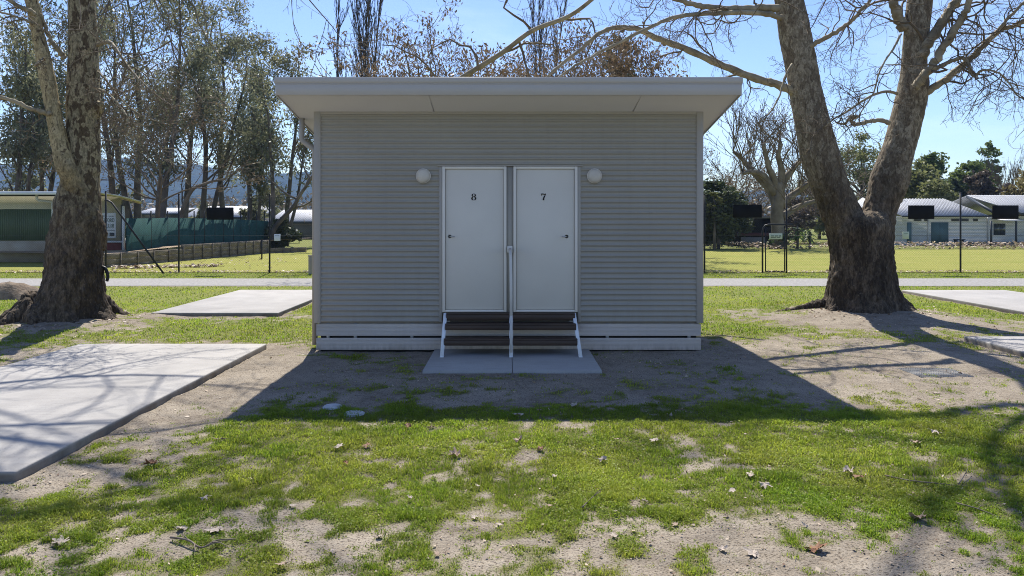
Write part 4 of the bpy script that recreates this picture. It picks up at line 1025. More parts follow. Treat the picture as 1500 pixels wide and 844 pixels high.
# right forked plane
YR = 14.2
tr = thing('plane_tree', 'huge bare plane tree forking into two leaning trunks right of the cabin', 'tree', (TREE_R[0], TREE_R[1], 0))
flare = lambda z: .30*math.exp(-max(z, 0)/.42)
g = Geo()
loft(g, [(476, 1168, 1366), (466, 1184, 1348), (456, 1196, 1337), (440, 1205, 1326), (420, 1208, 1319), (400, 1211, 1313), (375, 1212, 1309), (350, 1211, 1308), (330, 1207, 1309), (318, 1215, 1301), (311, 1226, 1288)], YR, 3, flare)
loft(g, [(380, 1218, 1290), (345, 1209, 1276), (320, 1202, 1268), (300, 1196, 1260), (270, 1184, 1246), (235, 1173, 1234), (200, 1166, 1224), (150, 1158, 1209), (100, 1150, 1198), (50, 1141, 1188), (0, 1134, 1178), (-60, 1126, 1164), (-130, 1112, 1144), (-260, 1084, 1108)], YR, 5, None)
loft(g, [(380, 1238, 1308), (345, 1252, 1309), (318, 1260, 1312), (300, 1266, 1316), (285, 1271, 1326), (270, 1273, 1333), (256, 1275, 1335), (240, 1281, 1337), (200, 1296, 1347), (150, 1309, 1358), (130, 1313, 1362), (100, 1318, 1359), (50, 1322, 1362), (0, 1326, 1368), (-60, 1332, 1372), (-130, 1337, 1370), (-260, 1348, 1372)], YR, 9, None)
rs = np.random.default_rng(12)
for (ang, L, w, hgt) in ((3.05, 1.7, .12, .22), (3.6, .9, .15, .26), (4.1, .6, .17, .26), (4.9, .5, .16, .24), (5.6, .7, .18, .28), (6.1, .7, .15, .26), (.6, 1.3, .2, .3), (1.8, 1.2, .2, .3)):
    d = np.array([math.cos(ang), math.sin(ang)]); pts = []
    for t in np.linspace(0, 1, 7):
        q = TREE_R+d*(.45+L*t)+np.array([-d[1], d[0]])*.12*math.sin(t*5+ang); pts.append((q[0], q[1], hgt*(1-t)**1.6+.03-.10*t))
    g.tube(pts, np.linspace(w, .035, 7), 8)
bake_trunk(g, MT['bark_r'], tr)
tw = Geo(); R_ = np.random.default_rng(101)
LB = [
 (PX([(1165, 136), (1140, 124), (1110, 116), (1060, 97), (1010, 74), (965, 57), (935, 43), (905, 40), (880, 48), (848, 74), (815, 100), (790, 125)], YR, 12.6), .085, .022, 9, 1.2),
 (PX([(1145, 26), (1110, 19), (1070, 19), (1025, 21), (985, 26), (950, 41), (900, 66), (850, 92), (812, 118)], YR-.3, 12.2), .055, .018, 8, 1.2),
 (PX([(1140, 12), (1110, 12), (1075, 13), (1030, 9), (1000, 2), (960, -14), (900, -40)], YR-.3, 13), .075, .03, 8, 1.5),
 (PX([(1186, 68), (1205, 58), (1225, 47), (1245, 33), (1260, 17), (1278, -4), (1300, -40)], YR-.2, 13.2), .05, .025, 7, 1.3),
 (PX([(1160, 94), (1150, 112), (1142, 140), (1128, 165), (1110, 182)], YR-.5, 13.0), .022, .010, 5, .8),
 (PX([(1340, 128), (1355, 110), (1372, 86), (1390, 58), (1405, 34), (1418, 10), (1432, -30)], YR-.45, 13.2), .085, .055, 7, 1.6),
 (PX([(1348, 140), (1368, 128), (1390, 113), (1415, 92), (1437, 71), (1462, 46), (1482, 39), (1510, 28), (1560, 10)], YR-.1, 13.2), .075, .035, 11, 1.5),
 (PX([(1460, 47), (1474, 30), (1490, 14), (1510, -8)], 13.45, 13.2), .035, .02, 5, 1.2),
 (PX([(1348, 84), (1362, 60), (1380, 33), (1396, 8), (1412, -25), (1440, -80)], YR-.2, 14.0), .11, .06, 6, 1.6),
 (PX([(1362, 106), (1378, 97), (1395, 89), (1410, 85), (1418, 92), (1421, 104), (1428, 112), (1436, 104), (1450, 103), (1470, 112), (1490, 140)], YR-.5, 13.0), .045, .012, 9, 1.1),
 (PX([(1314, 137), (1298, 134), (1280, 139), (1262, 149), (1240, 164), (1222, 174), (1208, 186)], YR-.2, 13.3), .030, .012, 8, 1.0),
 (PX([(1303, 180), (1288, 176), (1268, 179), (1252, 183), (1247, 176), (1256, 171), (1245, 172), (1238, 182), (1226, 180)], YR-.3, 13.6), .045, .018, 5, .8),
 (PX([(1320, 50), (1308, 72), (1296, 90), (1286, 112), (1280, 135), (1266, 158), (1250, 180)], YR-.4, 13.2), .022, .010, 7, .8),
 (PX([(1325, 44), (1316, 26), (1310, 4), (1306, -30), (1290, -100)], YR, 14.0), .11, .06, 5, 1.5),
 (PX([(1345, -10), (1375, -40), (1420, -70), (1500, -90), (1600, -100)], YR, 13.0), .09, .04, 8, 1.8),
]
for pts, w0, w1, nt_, L in LB: limb(tr, pts, w0, w1, R_, tw=nt_, L=L, geoT=tw)
# hanging twigs and the crown above the frame
PHG = Par(nch=(0, 3, 4, 4), ang=(.4, 1.1), wander=.32, up=-.02, droop=.12, ratio=(.4, .7), rr=.55, rmin=.003, seg=6)
for px, py, L, n in ((1214, -10, 1.9, 2), (1255, 10, 1.2, 2), (1395, 15, 1.5, 2), (1430, 20, 1.6, 2), (1445, 62, 1.3, 2), (1475, 45, 1.5, 2), (1490, 30, 2.0, 2), (1380, 118, 1.0, 1), (1440, 108, 1.1, 2), (1468, 112, 1.1, 2), (1330, 205, .7, 1), (1060, 20, 1.1, 2), (1020, 25, 1.2, 2), (1095, 115, .8, 2), (1000, 72, .7, 1), (1120, -8, 1.3, 2), (1240, 36, 1.2, 2), (1300, -5, 1.2, 2), (1515, 60, 1.8, 2), (1520, 110, 1.5, 2)):
    p0 = P(px, py, 13.4+R_.uniform(-.6, .6))
    for q in range(n): grow(tw, p0, (R_.normal()*.35, R_.normal()*.3, -1), L*R_.uniform(.7, 1.1), .013, 2, PHG, R_)
PUP = Par(nch=(0, 3, 4, 4, 4), ang=(.35, .95), wander=.18, up=.05, droop=.1, ratio=(.5, .8), rr=.55, rmin=.006, seg=6)
for px, py, d, L, r in ((1096, -255, (-.35, -.1, 1), 6, .11), (1096, -250, (-1, -.25, .6), 6, .08), (1120, -160, (-1, -.5, .35), 5.5, .075), (1360, -255, (.15, .1, 1), 6, .12), (1360, -240, (.9, -.3, .6), 5.5, .08), (1350, -180, (.2, -1, .5), 5, .065), (1115, -190, (.2, -1, .45), 5, .06), (1350, -220, (-.7, .5, .8), 5, .10), (1130, -100, (-.8, -.8, .25), 5.5, .08), (1100, -240, (-.9, .5, .6), 5.5, .1)):
    grow(tw, P(px, py, YR), d, L, r, 3, PUP, R_)
obj('twigs', tw, MT['twig'], tr)

# left plane with the leaning second stem
YL = 12.9
tl = thing('plane_tree', 'big plane tree at left with flaking mottled bark and a leaning second stem', 'tree', (TREE_L[0], TREE_L[1], 0))
g = Geo()
loft(g, [(492, -6, 196), (482, 6, 186), (474, 22, 174), (462, 40, 163), (448, 50, 159), (430, 56, 157), (400, 63, 155), (370, 67, 154), (350, 70, 152), (320, 76, 150), (300, 79, 148), (270, 86, 148), (250, 90, 148), (200, 96, 148), (170, 97, 147), (150, 97, 148), (120, 98, 146), (100, 99, 146), (50, 99, 144), (0, 98, 142), (-60, 97, 138), (-150, 98, 134), (-280, 104, 130)], YL, 13, lambda z: .26*math.exp(-max(z, 0)/.4))
g2 = Geo(); loft(g2, [(370, 104, 130), (345, 100, 132), (325, 96, 132), (305, 92, 129), (284, 86, 124), (250, 81, 113), (230, 77, 108), (200, 72, 99), (165, 66, 91), (130, 60, 84), (100, 54, 79), (70, 49, 73), (50, 45, 67), (0, 35, 58), (-60, 22, 44), (-140, 0, 18)], YL-.35, 17, None, yoff=lambda z: .60*min(1, max(0, (2.78-z)/1.3)))
for (ang, L, w, hgt) in ((3.4, .9, .2, .4), (3.9, .75, .18, .32), (4.5, .55, .16, .24), (5.3, .5, .16, .22), (5.95, .75, .12, .2), (6.2, .6, .13, .24), (.7, .7, .18, .3), (2.4, .8, .2, .34)):
    d = np.array([math.cos(ang), math.sin(ang)]); pts = []
    for t in np.linspace(0, 1, 7):
        q = TREE_L+d*(.5+L*t)+np.array([-d[1], d[0]])*.1*math.sin(t*5+ang); pts.append((q[0], q[1], hgt*(1-t)**1.5+.03-.10*t))
    g.tube(pts, np.linspace(w, .03, 7), 8)
g.tube([P(140, 163, YL), P(146, 155, YL-.05), P(151, 150, YL-.1)], [.13, .09, .03], 9)
bake_trunk(g, MT['bark_l'], tl)
o = bake_trunk(g2, MT['bark_l2'], tl); o.name = 'leaning_stem'; o['label'] = 'paler leaning second stem with cream flaking bark'
tw = Geo(); R_ = np.random.default_rng(202)
for pts, w0, w1, nt_, L in (
 (PX([(96, 86), (86, 74), (74, 58), (66, 38), (60, 20)], YL-.1, 12.6), .05, .03, 3, .7),
 (PX([(50, 20), (40, 14), (26, 8), (10, -2), (-20, -16)], YL-.5, 12.0), .045, .03, 4, 1.0),
 (PX([(48, 35), (38, 30), (22, 24), (0, 18), (-40, 14)], YL-.5, 12.0), .025, .014, 4, .9),
 (PX([(74, 168), (60, 164), (44, 159), (22, 149), (0, 142), (-40, 130)], YL-.5, 12.0), .042, .028, 4, .9),
 (PX([(143, 66), (150, 63), (160, 62), (168, 69), (178, 84), (190, 101), (204, 116), (218, 130)], YL-.2, 11.7), .038, .014, 8, .9),
 (PX([(143, 130), (155, 136), (168, 146), (178, 158), (186, 170)], YL-.2, 11.8), .022, .010, 7, .8),
 (PX([(66, 86), (58, 90), (52, 96), (62, 90)], YL-.7, 12.0), .028, .02, 1, .3),
 (PX([(143, 105), (156, 118), (172, 140), (200, 165), (235, 180)], YL-.1, 12.2), .02, .008, 8, .9)):
    limb(tl, pts, w0, w1, R_, tw=nt_, L=L, geoT=tw)
for px, py, L, n in ((165, -20, 1.8, 2), (190, -30, 2.2, 2), (225, -30, 2.0, 2), (255, -40, 2.2, 2), (290, -30, 1.7, 2), (200, 60, 1.3, 2), (205, 110, 1.1, 3), (180, 90, 1.0, 2), (420, -40, .7, 1), (12, 10, 1.2, 1), (225, 130, 1.0, 2), (250, 60, 1.5, 2), (185, 160, .8, 2)):
    p0 = P(px, py, 12.4+R_.uniform(-.6, .6))
    for q in range(n): grow(tw, p0, (R_.normal()*.35, R_.normal()*.3, -1), L*R_.uniform(.7, 1.1), .012, 2, PHG, R_)
for px, py, d, L, r in ((115, -275, (.1, -.1, 1), 6, .17), (115, -250, (.9, -.4, .6), 6, .12), (118, -200, (1, .1, .5), 5.5, .10), (10, -135, (-.7, -.2, .9), 5.5, .11), (110, -220, (.1, -1, .4), 6, .10), (115, -150, (.6, -1, .25), 5.5, .085), (118, -170, (.7, -.5, .15), 5.5, .05), (118, -210, (.9, .3, .3), 5.5, .05), (115, -190, (.4, -1, .3), 6, .05), (118, -230, (.3, .8, .5), 5.5, .05), (118, -140, (.9, .7, .25), 5, .065), (112, -160, (-.2, .3, .3), 5, .07), (30, -120, (.5, -.8, .5), 5, .09), (20, -110, (-.1, -1, .4), 5.5, .09), (110, -260, (-.2, -.8, .8), 6, .12), (120, -120, (.9, -.6, .3), 5, .07)):
    grow(tw, P(px, py, YL), d, L, r, 3, PUP, R_)
obj('twigs', tw, MT['twig'], tl)
g = Geo(); g.tube(smooth_path(PX([(149, 391), (154, 393), (157, 399), (158, 406), (156.5, 412)], 13.0), 5), .028, 8)
tag(obj('hose_loop', g, MT['black'], None, True), 'black curved hose end sticking out beside the left trunk', 'hose')

# --- background trees ---------------------------------------------------------------
def place(px, Y): return ((px-CX)*Y/F, Y, 0.0)
def gum(px, Y, top, seed, label, lean=0.0, dens=1.0, stems=1, spread=1.0, leaf='gumleaf', group='gum trees behind the windbreak', first=.28, name='gum_tree', fol=1.0):
    rr = np.random.default_rng(seed); H = CH+(HY-top)*Y/F; loc = place(px, Y)
    t = thing(name, label, 'tree', loc, group); L = np.array(loc); gt = Geo(); tips = []
    PG = Par(nch=(0, 3, 4, 4), ang=(.3, .8), wander=.14, up=.10, droop=.05, ratio=(.45, .7), rr=.5, rmin=.012, seg=5, sides=(3, 3, 4, 5, 6), tmin=.3)
    for s in range(stems):
        n = 9; pts = [L+np.array([rr.normal()*.1*stems, rr.normal()*.1*stems, -.1])]; hh = H*(1 if s == 0 else rr.uniform(.6, .9)); sx = lean+rr.normal()*.05+(0 if s == 0 else rr.choice([-1, 1])*rr.uniform(.08, .28))
        d = np.array([sx, rr.normal()*.05, 1.0])
        for i in range(n):
            d = d+rr.normal(size=3)*np.array([.07, .07, 0]); d[0] -= (d[0]-lean*.4)*.12; pts.append(pts[-1]+d/np.linalg.norm(d)*hh*.97/n)
        pts = np.array(pts); r0 = .011*hh+.05; rad = r0*(1-np.linspace(0, 1, n+1)*.85); gt.tube(smooth_path(pts, 2), np.interp(np.linspace(0, 1, 2*n+1), np.linspace(0, 1, n+1), rad), 7)
        nb_ = int(11*dens)
        for k in range(nb_):
            tt = first+(1-first)*(k+rr.random())/nb_; i = min(int(tt*n), n-1); p = pts[i]+(pts[i+1]-pts[i])*(tt*n-i)
            a = rr.random()*6.28; dd = np.array([math.cos(a)*.8, math.sin(a)*.8, rr.uniform(.5, 1.3)])
            grow(gt, p, dd, hh*rr.uniform(.13, .24)*spread*(1.25-.6*tt), rad[i]*.42, 2, PG, rr, tips)
        tips.append(pts[-1])
    obj('trunk', gt, MT['gumbark'], t)
    gl = Geo(); tips = np.array(tips)
    hang = tips-[0, 0, .35]
    leaves(gl, hang, max(1, int(8*fol)), .42, .27, rr, .32, .9)
    obj('crown', gl, MT[leaf], t); return t
gum(14, 44, 30, 1, 'dense gum tree filling the sky left of the left plane trunk', .0, 1.3, 2, 1.2, first=.2, fol=.8)
gum(62, 50, 60, 2, 'gum tree showing between the leaning stem and the photo left edge', .05, 1.2, 2, 1.1, fol=1.2)
gum(168, 50, -40, 3, 'tall gum tree directly right of the mottled plane trunk', .0, 1.1, 1)
gum(203, 55, -70, 4, 'tall gum with twin stems rising beyond the club house eave', .05, 1.1, 2)
gum(236, 47, -20, 5, 'gum tree with a strong fork above the start of the windbreak', .10, 1.2, 2)
gum(268, 58, -15, 6, 'straight dark gum trunk behind the tall fence post', .0, 1.1, 1)
gum(298, 52, 20, 7, 'gum tree just left of the black board, crown merging with its neighbours', .06, 1.2, 2, 1.0)
gum(340, 60, 8, 8, 'tallest pointed gum standing above and right of the black board', .0, 1.5, 1, .9, first=.22, fol=1.3)
gum(366, 50, 70, 9, 'bushy gum tree right of the pointed one, leaning slightly right', .06, 1.2, 2, 1.0, fol=1.2)
gum(403, 46, 100, 10, 'slim thin-crowned gum nearest to the left eave of the cabin', .02, .9, 1, .8, first=.4, fol=.6)
gum(418, 52, 82, 11, 'thin gum whose small crown shows above the left roof corner', .0, .8, 2, .9, first=.45, fol=.8)
gum(120, 56, 20, 12, 'gum tree mostly hidden behind the mottled plane trunk', 0, 1.0, 1)
# leaning bare-ish gum by the cabin corner
t = thing('leaning_tree', 'thin dark tree leaning right towards the cabin corner with a bent bare limb', 'tree', place(392, 43)); g = Geo(); rr = np.random.default_rng(5)
g.tube(smooth_path(PX([(398, 352), (402, 335), (416, 318), (430, 303), (440, 285), (452, 268), (462, 250), (480, 220)], 43), 4), np.linspace(.17, .06, 29), 7); obj('trunk', g, MT['gumbark'], t)
g = Geo(); PB = Par(nch=(0, 3, 4, 5), ang=(.4, 1.0), wander=.2, up=.08, rmin=.012)
for a, b_, d in ((436, 292, (-1, 0, .5)), (448, 272, (.5, 0, 1)), (455, 262, (-.6, 0, 1)), (425, 308, (1, 0, .4))): grow(g, P(a, b_, 43), d, 2.6, .07, 2, PB, rr)
obj('limbs', g, MT['gumbark'], t)
t = thing('dead_branch_tree', 'small twiggy shrub tree with a pale broken branch above the windbreak', 'tree', place(258, 44)); g = Geo()
g.tube(smooth_path(PX([(262, 330), (270, 300), (282, 278), (294, 272), (310, 266), (330, 262), (334, 252), (340, 240)], 44), 4), np.linspace(.14, .035, 29), 7); obj('trunk', g, MT['palebark'], t)
g = Geo()
for a, b_, d in ((268, 305, (-.4, 0, 1)), (280, 280, (-.2, 0, 1)), (310, 266, (.2, 0, 1)), (335, 250, (.6, 0, .8))): grow(g, P(a, b_, 44), d, 2.8, .05, 2, PB, rr)
obj('limbs', g, MT['twigdark'], t)

def bare(px, Y, top, seed, label, mat='twigdark', n0=9, spread=1.0, r0=None, lev=3, par=None, trunk_h=.25, leaf=None, per=3, lsize=.2, lspread=.2, group=None, name='bare_tree', hang=1.0, trunkmat=None, rm=.012, asp=.35):
    rr = np.random.default_rng(seed); H = CH+(HY-top)*Y/F; loc = place(px, Y); t = thing(name, label, 'tree', loc, group); L = np.array(loc)
    par = par or Par(nch=(0, 4, 4, 4), ang=(.35, .95), wander=.2, up=.07, droop=.08, ratio=(.45, .75), rmin=rm, seg=5)
    r0 = r0 or .016*H+.06; gt = Geo(); ht = H*trunk_h
    pts = np.array([L+[0, 0, -.1], L+[rr.normal()*.08, rr.normal()*.08, ht*.5], L+[rr.normal()*.15, rr.normal()*.15, ht]]); gt.tube(smooth_path(pts, 4), np.linspace(r0*1.25, r0*.8, 9), 8)
    obj('trunk', gt, MT[trunkmat or mat], t); gb = Geo(); tips = []
    for k in range(n0):
        a = k*2.4+rr.random(); el = rr.uniform(.35, 1.6)
        grow(gb, pts[-1]-[0, 0, rr.random()*ht*.25], (math.cos(a)*spread, math.sin(a)*spread, el), (H-ht)*rr.uniform(.45, .62), r0*.45, lev, par, rr, tips)
    obj('branches', gb, MT[mat], t)
    if leaf:
        gl = Geo(); leaves(gl, np.array(tips), per, lspread, lsize, rr, asp, hang); obj('crown', gl, MT[leaf], t)
    return t
bare(232, 39, 60, 31, 'bare brown twiggy tree in front of the gums beyond the club house eave', 'twig', 10, 1.1, .12, 3, trunk_h=.3, leaf='deadleaf', per=1, lsize=.12, rm=.009)
# poplars above the roof
PPOP = Par(nch=(0, 4, 5, 6), ang=(.15, .4), wander=.07, up=.16, ratio=(.35, .6), rr=.5, rmin=.014, seg=5, tmin=.15)
def poplar(px, Y, top, seed, label, ns=3, wd=.12):
    rr = np.random.default_rng(seed); H = CH+(HY-top)*Y/F; loc = place(px, Y); t = thing('poplar_tree', label, 'tree', loc, 'bare poplars beyond the cabin roof'); L = np.array(loc); g = Geo(); gb = Geo()
    for s in range(ns):
        d = np.array([rr.normal()*wd*.4, rr.normal()*wd*.4, 1]); pts = [L+[rr.normal()*.2, 0, -.1]]
        for i in range(8): d = d+rr.normal(size=3)*.025; pts.append(pts[-1]+d/np.linalg.norm(d)*H*rr.uniform(.9, 1)/8)
        pts = np.array(pts); g.tube(pts, np.linspace(.16, .03, 9), 6)
        for k in range(26):
            tt = .12+.86*(k+rr.random())/26; i = min(int(tt*8), 7); a = rr.random()*6.28
            grow(gb, pts[i]+(pts[i+1]-pts[i])*(tt*8-i), (math.cos(a)*.35, math.sin(a)*.35, 1), H*.2*(1.1-.6*tt), .035, 2, PPOP, rr)
    obj('trunk', g, MT['twigdark'], t); obj('branches', gb, MT['twigdark'], t)
poplar(504, 62, -25, 41, 'bare upright poplar, the leftmost and thinnest above the roof', 1)
poplar(532, 60, -55, 42, 'bare many-stemmed poplar above the roof, right of the thinnest one', 4, .14)
poplar(795, 66, -30, 43, 'bare upright poplar behind the brown-leaved tree above the mid roof', 3, .12)
bare(655, 31, -70, 51, 'broad bare tree hung with dead brown leaves above the middle of the roof', 'twig', 19, 1.35, .2, 3, trunk_h=.2, leaf='deadleaf', per=3, lsize=.18, lspread=.18, rm=.008, name='dead_leaf_tree', hang=1.4)
bare(765, 34, -40, 52, 'bare brown-leaved tree behind the middle of the roof, right of the broadest one', 'twig', 17, 1.2, .18, 3, trunk_h=.22, leaf='deadleaf', per=3, lsize=.17, lspread=.2, rm=.008, name='dead_leaf_tree', hang=1.2)
bare(858, 36, -40, 53, 'tangled brown bare tree over the roof, next to a dark green clump', 'twig', 12, .8, .18, 3, trunk_h=.3, leaf='deadleaf', per=4, lsize=.2, lspread=.3, rm=.008, name='dead_leaf_tree', hang=1.0)
rr = np.random.default_rng(9)
t = thing('pale_limb_tree', 'tree reaching one long pale diagonal limb across the sky above the roof', 'tree', place(600, 18.5)); g = Geo(); R2 = np.random.default_rng(77)
g.tube(smooth_path([np.array(place(600, 18.5))+[0, 0, -.1], P(598, 300, 18.5), P(610, 180, 18.4), P(640, 140, 18.3), P(680, 112, 18.2), P(735, 78, 18.0), P(780, 45, 17.8), P(835, 23, 17.6), P(880, -12, 17.4), P(930, -60, 17.2)], 5), np.linspace(.09, .042, 46), 9); obj('trunk', g, MT['limb'], t)
g = Geo()
for a, b_, d in ((700, 102, (-.3, -.2, 1)), (735, 78, (1, 0, .3)), (780, 45, (-.5, .2, 1)), (820, 28, (.8, -.1, -.4)), (660, 126, (-1, 0, .6)), (630, 150, (-1, .1, .5)), (610, 180, (-.8, .2, 1)), (870, -4, (-.4, 0, 1)), (760, 60, (.2, 0, -1))): grow(g, P(a, b_, 18.0), d, 2.2, .035, 3, PLP, R2)
obj('branches', g, MT['twig'], t)

def bushy(px, Y, top, wpx, seed, label, leaf, n=2600, size=.28, name='leafy_tree', group=None, base=.1, lumps=26, trunkmat='gumbark', asp=.6, hang=0.0, cat='tree', zmin=None):
    """crown of many small uneven leaf clumps around a real branch skeleton"""
    rr = np.random.default_rng(seed); H = CH+(HY-top)*Y/F; W = wpx*Y/F/2*1.12; n = int(n*2.4); size *= 1.2; loc = place(px, Y); t = thing(name, label, cat, loc, group); L = np.array(loc)
    g = Geo(); tips = []; zb = H*base; r0 = .02*H+.04
    g.tube([L+[0, 0, -.1], L+[.05, 0, H*.4], L+[.0, .05, H*.8]], [r0, r0*.7, r0*.25], 7)
    cs = []
    for k in range(lumps):
        u = rr.normal(size=3); u /= np.linalg.norm(u); rad = rr.random()**.4
        zt = zb+(H-zb)*.5; c = L+np.array([u[0]*W*rad*.82, u[1]*W*rad*.82, zt+u[2]*(H-zb)*.5*rad*.92]); w_ = W*rr.uniform(.12, .27)
        tz = (c[2]-zb)/(H-zb); c[:2] = L[:2]+(c[:2]-L[:2])*(1.1-.5*max(0, tz-.4)); cs.append((c, w_))
        s0 = L+[0, 0, min(c[2]*.7, H*.7)]; g.tube([s0, (s0+c)/2+rr.normal(size=3)*.1, c], [r0*.3, r0*.2, .012], 4)
    cs.append((L+[0, 0, H-W*.18], W*.14))
    obj('trunk', g, MT[trunkmat], t); gl = Geo(); per = n//len(cs)
    for c, w_ in cs: leaves(gl, [c], int(per*rr.uniform(.6, 1.4)), w_*.62, size, rr, asp, hang)
    obj('crown', gl, MT[leaf], t); return t
# right of the cabin
bushy(905, 44, 52, 62, 54, 'dark green clump of foliage showing over the right part of the roof', 'darkleaf', 900, .2, 'evergreen_tree', base=.62, lumps=26)
bare(1066, 53, 168, 61, 'bare twiggy tree with scraps of brown leaf beside the right cabin corner', 'twig', 11, .7, .13, 3, trunk_h=.3, leaf='deadleaf', per=1, lsize=.15, lspread=.15, rm=.008)
bushy(1052, 46, 262, 92, 62, 'dark evergreen bush against the right cabin corner, touched with yellow green', 'darkleaf', 6500, .2, 'evergreen_bush', base=.0, lumps=46, cat='bush')
bushy(1046, 44.6, 282, 26, 63, 'small yellow-green sprig of new growth on top of the dark evergreen bush', 'oliveleaf', 260, .16, 'yellow_shrub', base=.62, lumps=8, cat='bush')
# pollarded plane
t = thing('pollarded_tree', 'pale pollarded plane tree with thick bare limbs behind the pipe gate', 'tree', place(1138, 47)); g = Geo(); R3 = np.random.default_rng(31)
g.tube(smooth_path(PX([(1140, 364), (1140, 340), (1138, 310), (1141, 285), (1140, 268)], 47), 4), np.linspace(.46, .36, 17), 12)
limbs_ = [((1136, 300), (1128, 280), (1112, 262), (1098, 246), (1086, 232), (1074, 222)), ((1140, 285), (1134, 262), (1127, 248), (1122, 228), (1118, 210)), ((1143, 282), (1150, 262), (1160, 250), (1170, 238), (1182, 232)), ((1144, 300), (1158, 288), (1172, 278), (1186, 268), (1200, 262)), ((1146, 318), (1160, 308), (1176, 300), (1196, 294)), ((1134, 285), (1122, 262), (1112, 254), (1098, 252), (1088, 254)), ((1142, 280), (1145, 250), (1140, 228), (1145, 210))]
for lb in limbs_: g.tube(smooth_path(PX(lb, 47, 46.3+R3.random()*1.4), 4), np.linspace(.27, .11, (len(lb)-1)*4+1), 8)
obj('trunk', g, MT['palebark'], t); g = Geo(); PPL = Par(nch=(0, 3, 4, 4), ang=(.25, .7), wander=.14, up=.1, ratio=(.5, .75), rmin=.013)
for lb in limbs_:
    for k in range(9):
        a = lb[-1-(k % 3)]; grow(g, P(a[0], a[1], 46.8), (R3.normal()*.7, R3.normal()*.6, 1), R3.uniform(2.0, 3.6), .045, 2, PPL, R3)
obj('branches', g, MT['twig'], t)
for i, (px, Y, tp, lb) in enumerate(((1092, 60, 190, 'grey bare tree behind the pollarded plane, on its left side'), (1178, 62, 205, 'grey bare tree between the pollarded plane and the forked trunk'), (1138, 66, 178, 'grey bare tree showing above the top of the pollarded plane'), (1226, 64, 185, 'bare twiggy tree seen through the fork beside the left leaning trunk'))):
    bare(px, Y, tp, 70+i, lb, 'twig', 10, .9, .16, 3, rm=.014, group='grey bare trees beyond the lawn')
bushy(1262, 70, 192, 95, 81, 'olive feathery tree seen through the fork of the big plane', 'oliveleaf', 3000, .3, base=.15, lumps=40, asp=.3)
bushy(1200, 72, 250, 80, 82, 'olive shrub mass behind the left leaning trunk', 'oliveleaf', 1800, .3, 'olive_shrub', base=.02, cat='bush')
bushy(1346, 72, 232, 74, 83, 'olive green tree right of the trunk above the pavilion gable', 'oliveleaf', 3600, .26, base=.1, lumps=46)
bushy(1366, 82, 222, 58, 84, 'dark pointed green tree rising behind the olive one above the gable', 'greenleaf', 1700, .32, base=.3, lumps=36)
bushy(1372, 66, 262, 60, 85, 'low yellow-green shrub directly above the pavilion gable roof', 'oliveleaf', 1600, .26, 'olive_shrub', base=.1, cat='bush')
bushy(1420, 78, 238, 60, 86, 'bright green round tree above the middle of the pavilion roof', 'greenleaf', 2600, .38, base=.3, lumps=34)
bushy(1398, 76, 262, 40, 87, 'small near-black tree squeezed between olive and bright green crowns', 'darkleaf', 1500, .3, base=.2)
bushy(1436, 74, 252, 60, 88, 'brown-leaved tree above the join of the two pavilion roofs', 'brownleaf', 2200, .3, base=.15, lumps=34)
bushy(1448, 86, 208, 36, 89, 'narrow dark conical tree standing above the pavilion roof join', 'greenleaf', 900, .34, base=.3, lumps=34)
t = bare(1474, 80, 205, 90, 'pale bare upright tree right of the conical one above the pavilion', 'twig', 12, .3, .16, 3, par=Par(nch=(0, 3, 4, 4), ang=(.15, .4), wander=.07, up=.1, rmin=.016), trunk_h=.2)
bushy(1506, 70, 246, 70, 91, 'golden leafy tree at the right photo edge above the pavilion roof', 'goldleaf', 3400, .26, base=.1, lumps=46)
bushy(1476, 72, 268, 46, 92, 'low golden-brown shrub above the larger pavilion roof', 'brownleaf', 1500, .26, 'brown_shrub', base=.05, cat='bush')
# ferny plants behind the gate
for i, (px, Y, tp, lab) in enumerate(((1168, 46.6, 318, 'tall ferny garden plant with pale green fronds right of the gate'), (1186, 47.4, 328, 'lower ferny garden plant beside the forked trunk beyond the lawn'), (1128, 46.4, 346, 'small ferny plant below the gate sign at the foot of the pollarded tree'), (1150, 46.2, 334, 'ferny garden plant directly behind the right gate post'))):
    rr = np.random.default_rng(300+i); H = CH+(HY-tp)*Y/F; loc = place(px, Y); t = thing('garden_fern', lab, 'plant', loc, 'ferny plants beyond the gate'); L = np.array(loc)
    g = Geo(); g.tube([L+[0, 0, -.1], L+[.03, 0, H*.35], L+[0, .03, H*.72]], [.09, .07, .05], 7); obj('stem', g, MT['gumbark'], t); g = Geo()
    for k in range(34):
        a = rr.random()*6.28; b0 = L+[0, 0, H*rr.uniform(.25, .72)]; l = rr.uniform(.5, 1.0)*H*.45; d = np.array([math.cos(a), math.sin(a), 0]); s_ = np.array([-math.sin(a), math.cos(a), 0])
        for q in range(5):
            u0, u1 = q/5, (q+1)/5; f = lambda u: b0+d*l*u+np.array([0, 0, l*(.7*u-.9*u*u)]); w0, w1 = .13*(1-u0*.8), .13*(1-u1*.8)
            g.add([f(u0)-s_*w0, f(u0)+s_*w0, f(u1)+s_*w1, f(u1)-s_*w1], [(0, 1, 2, 3)], a=[rr.random()]*4)
    obj('fronds', g, MT['frond'], t)
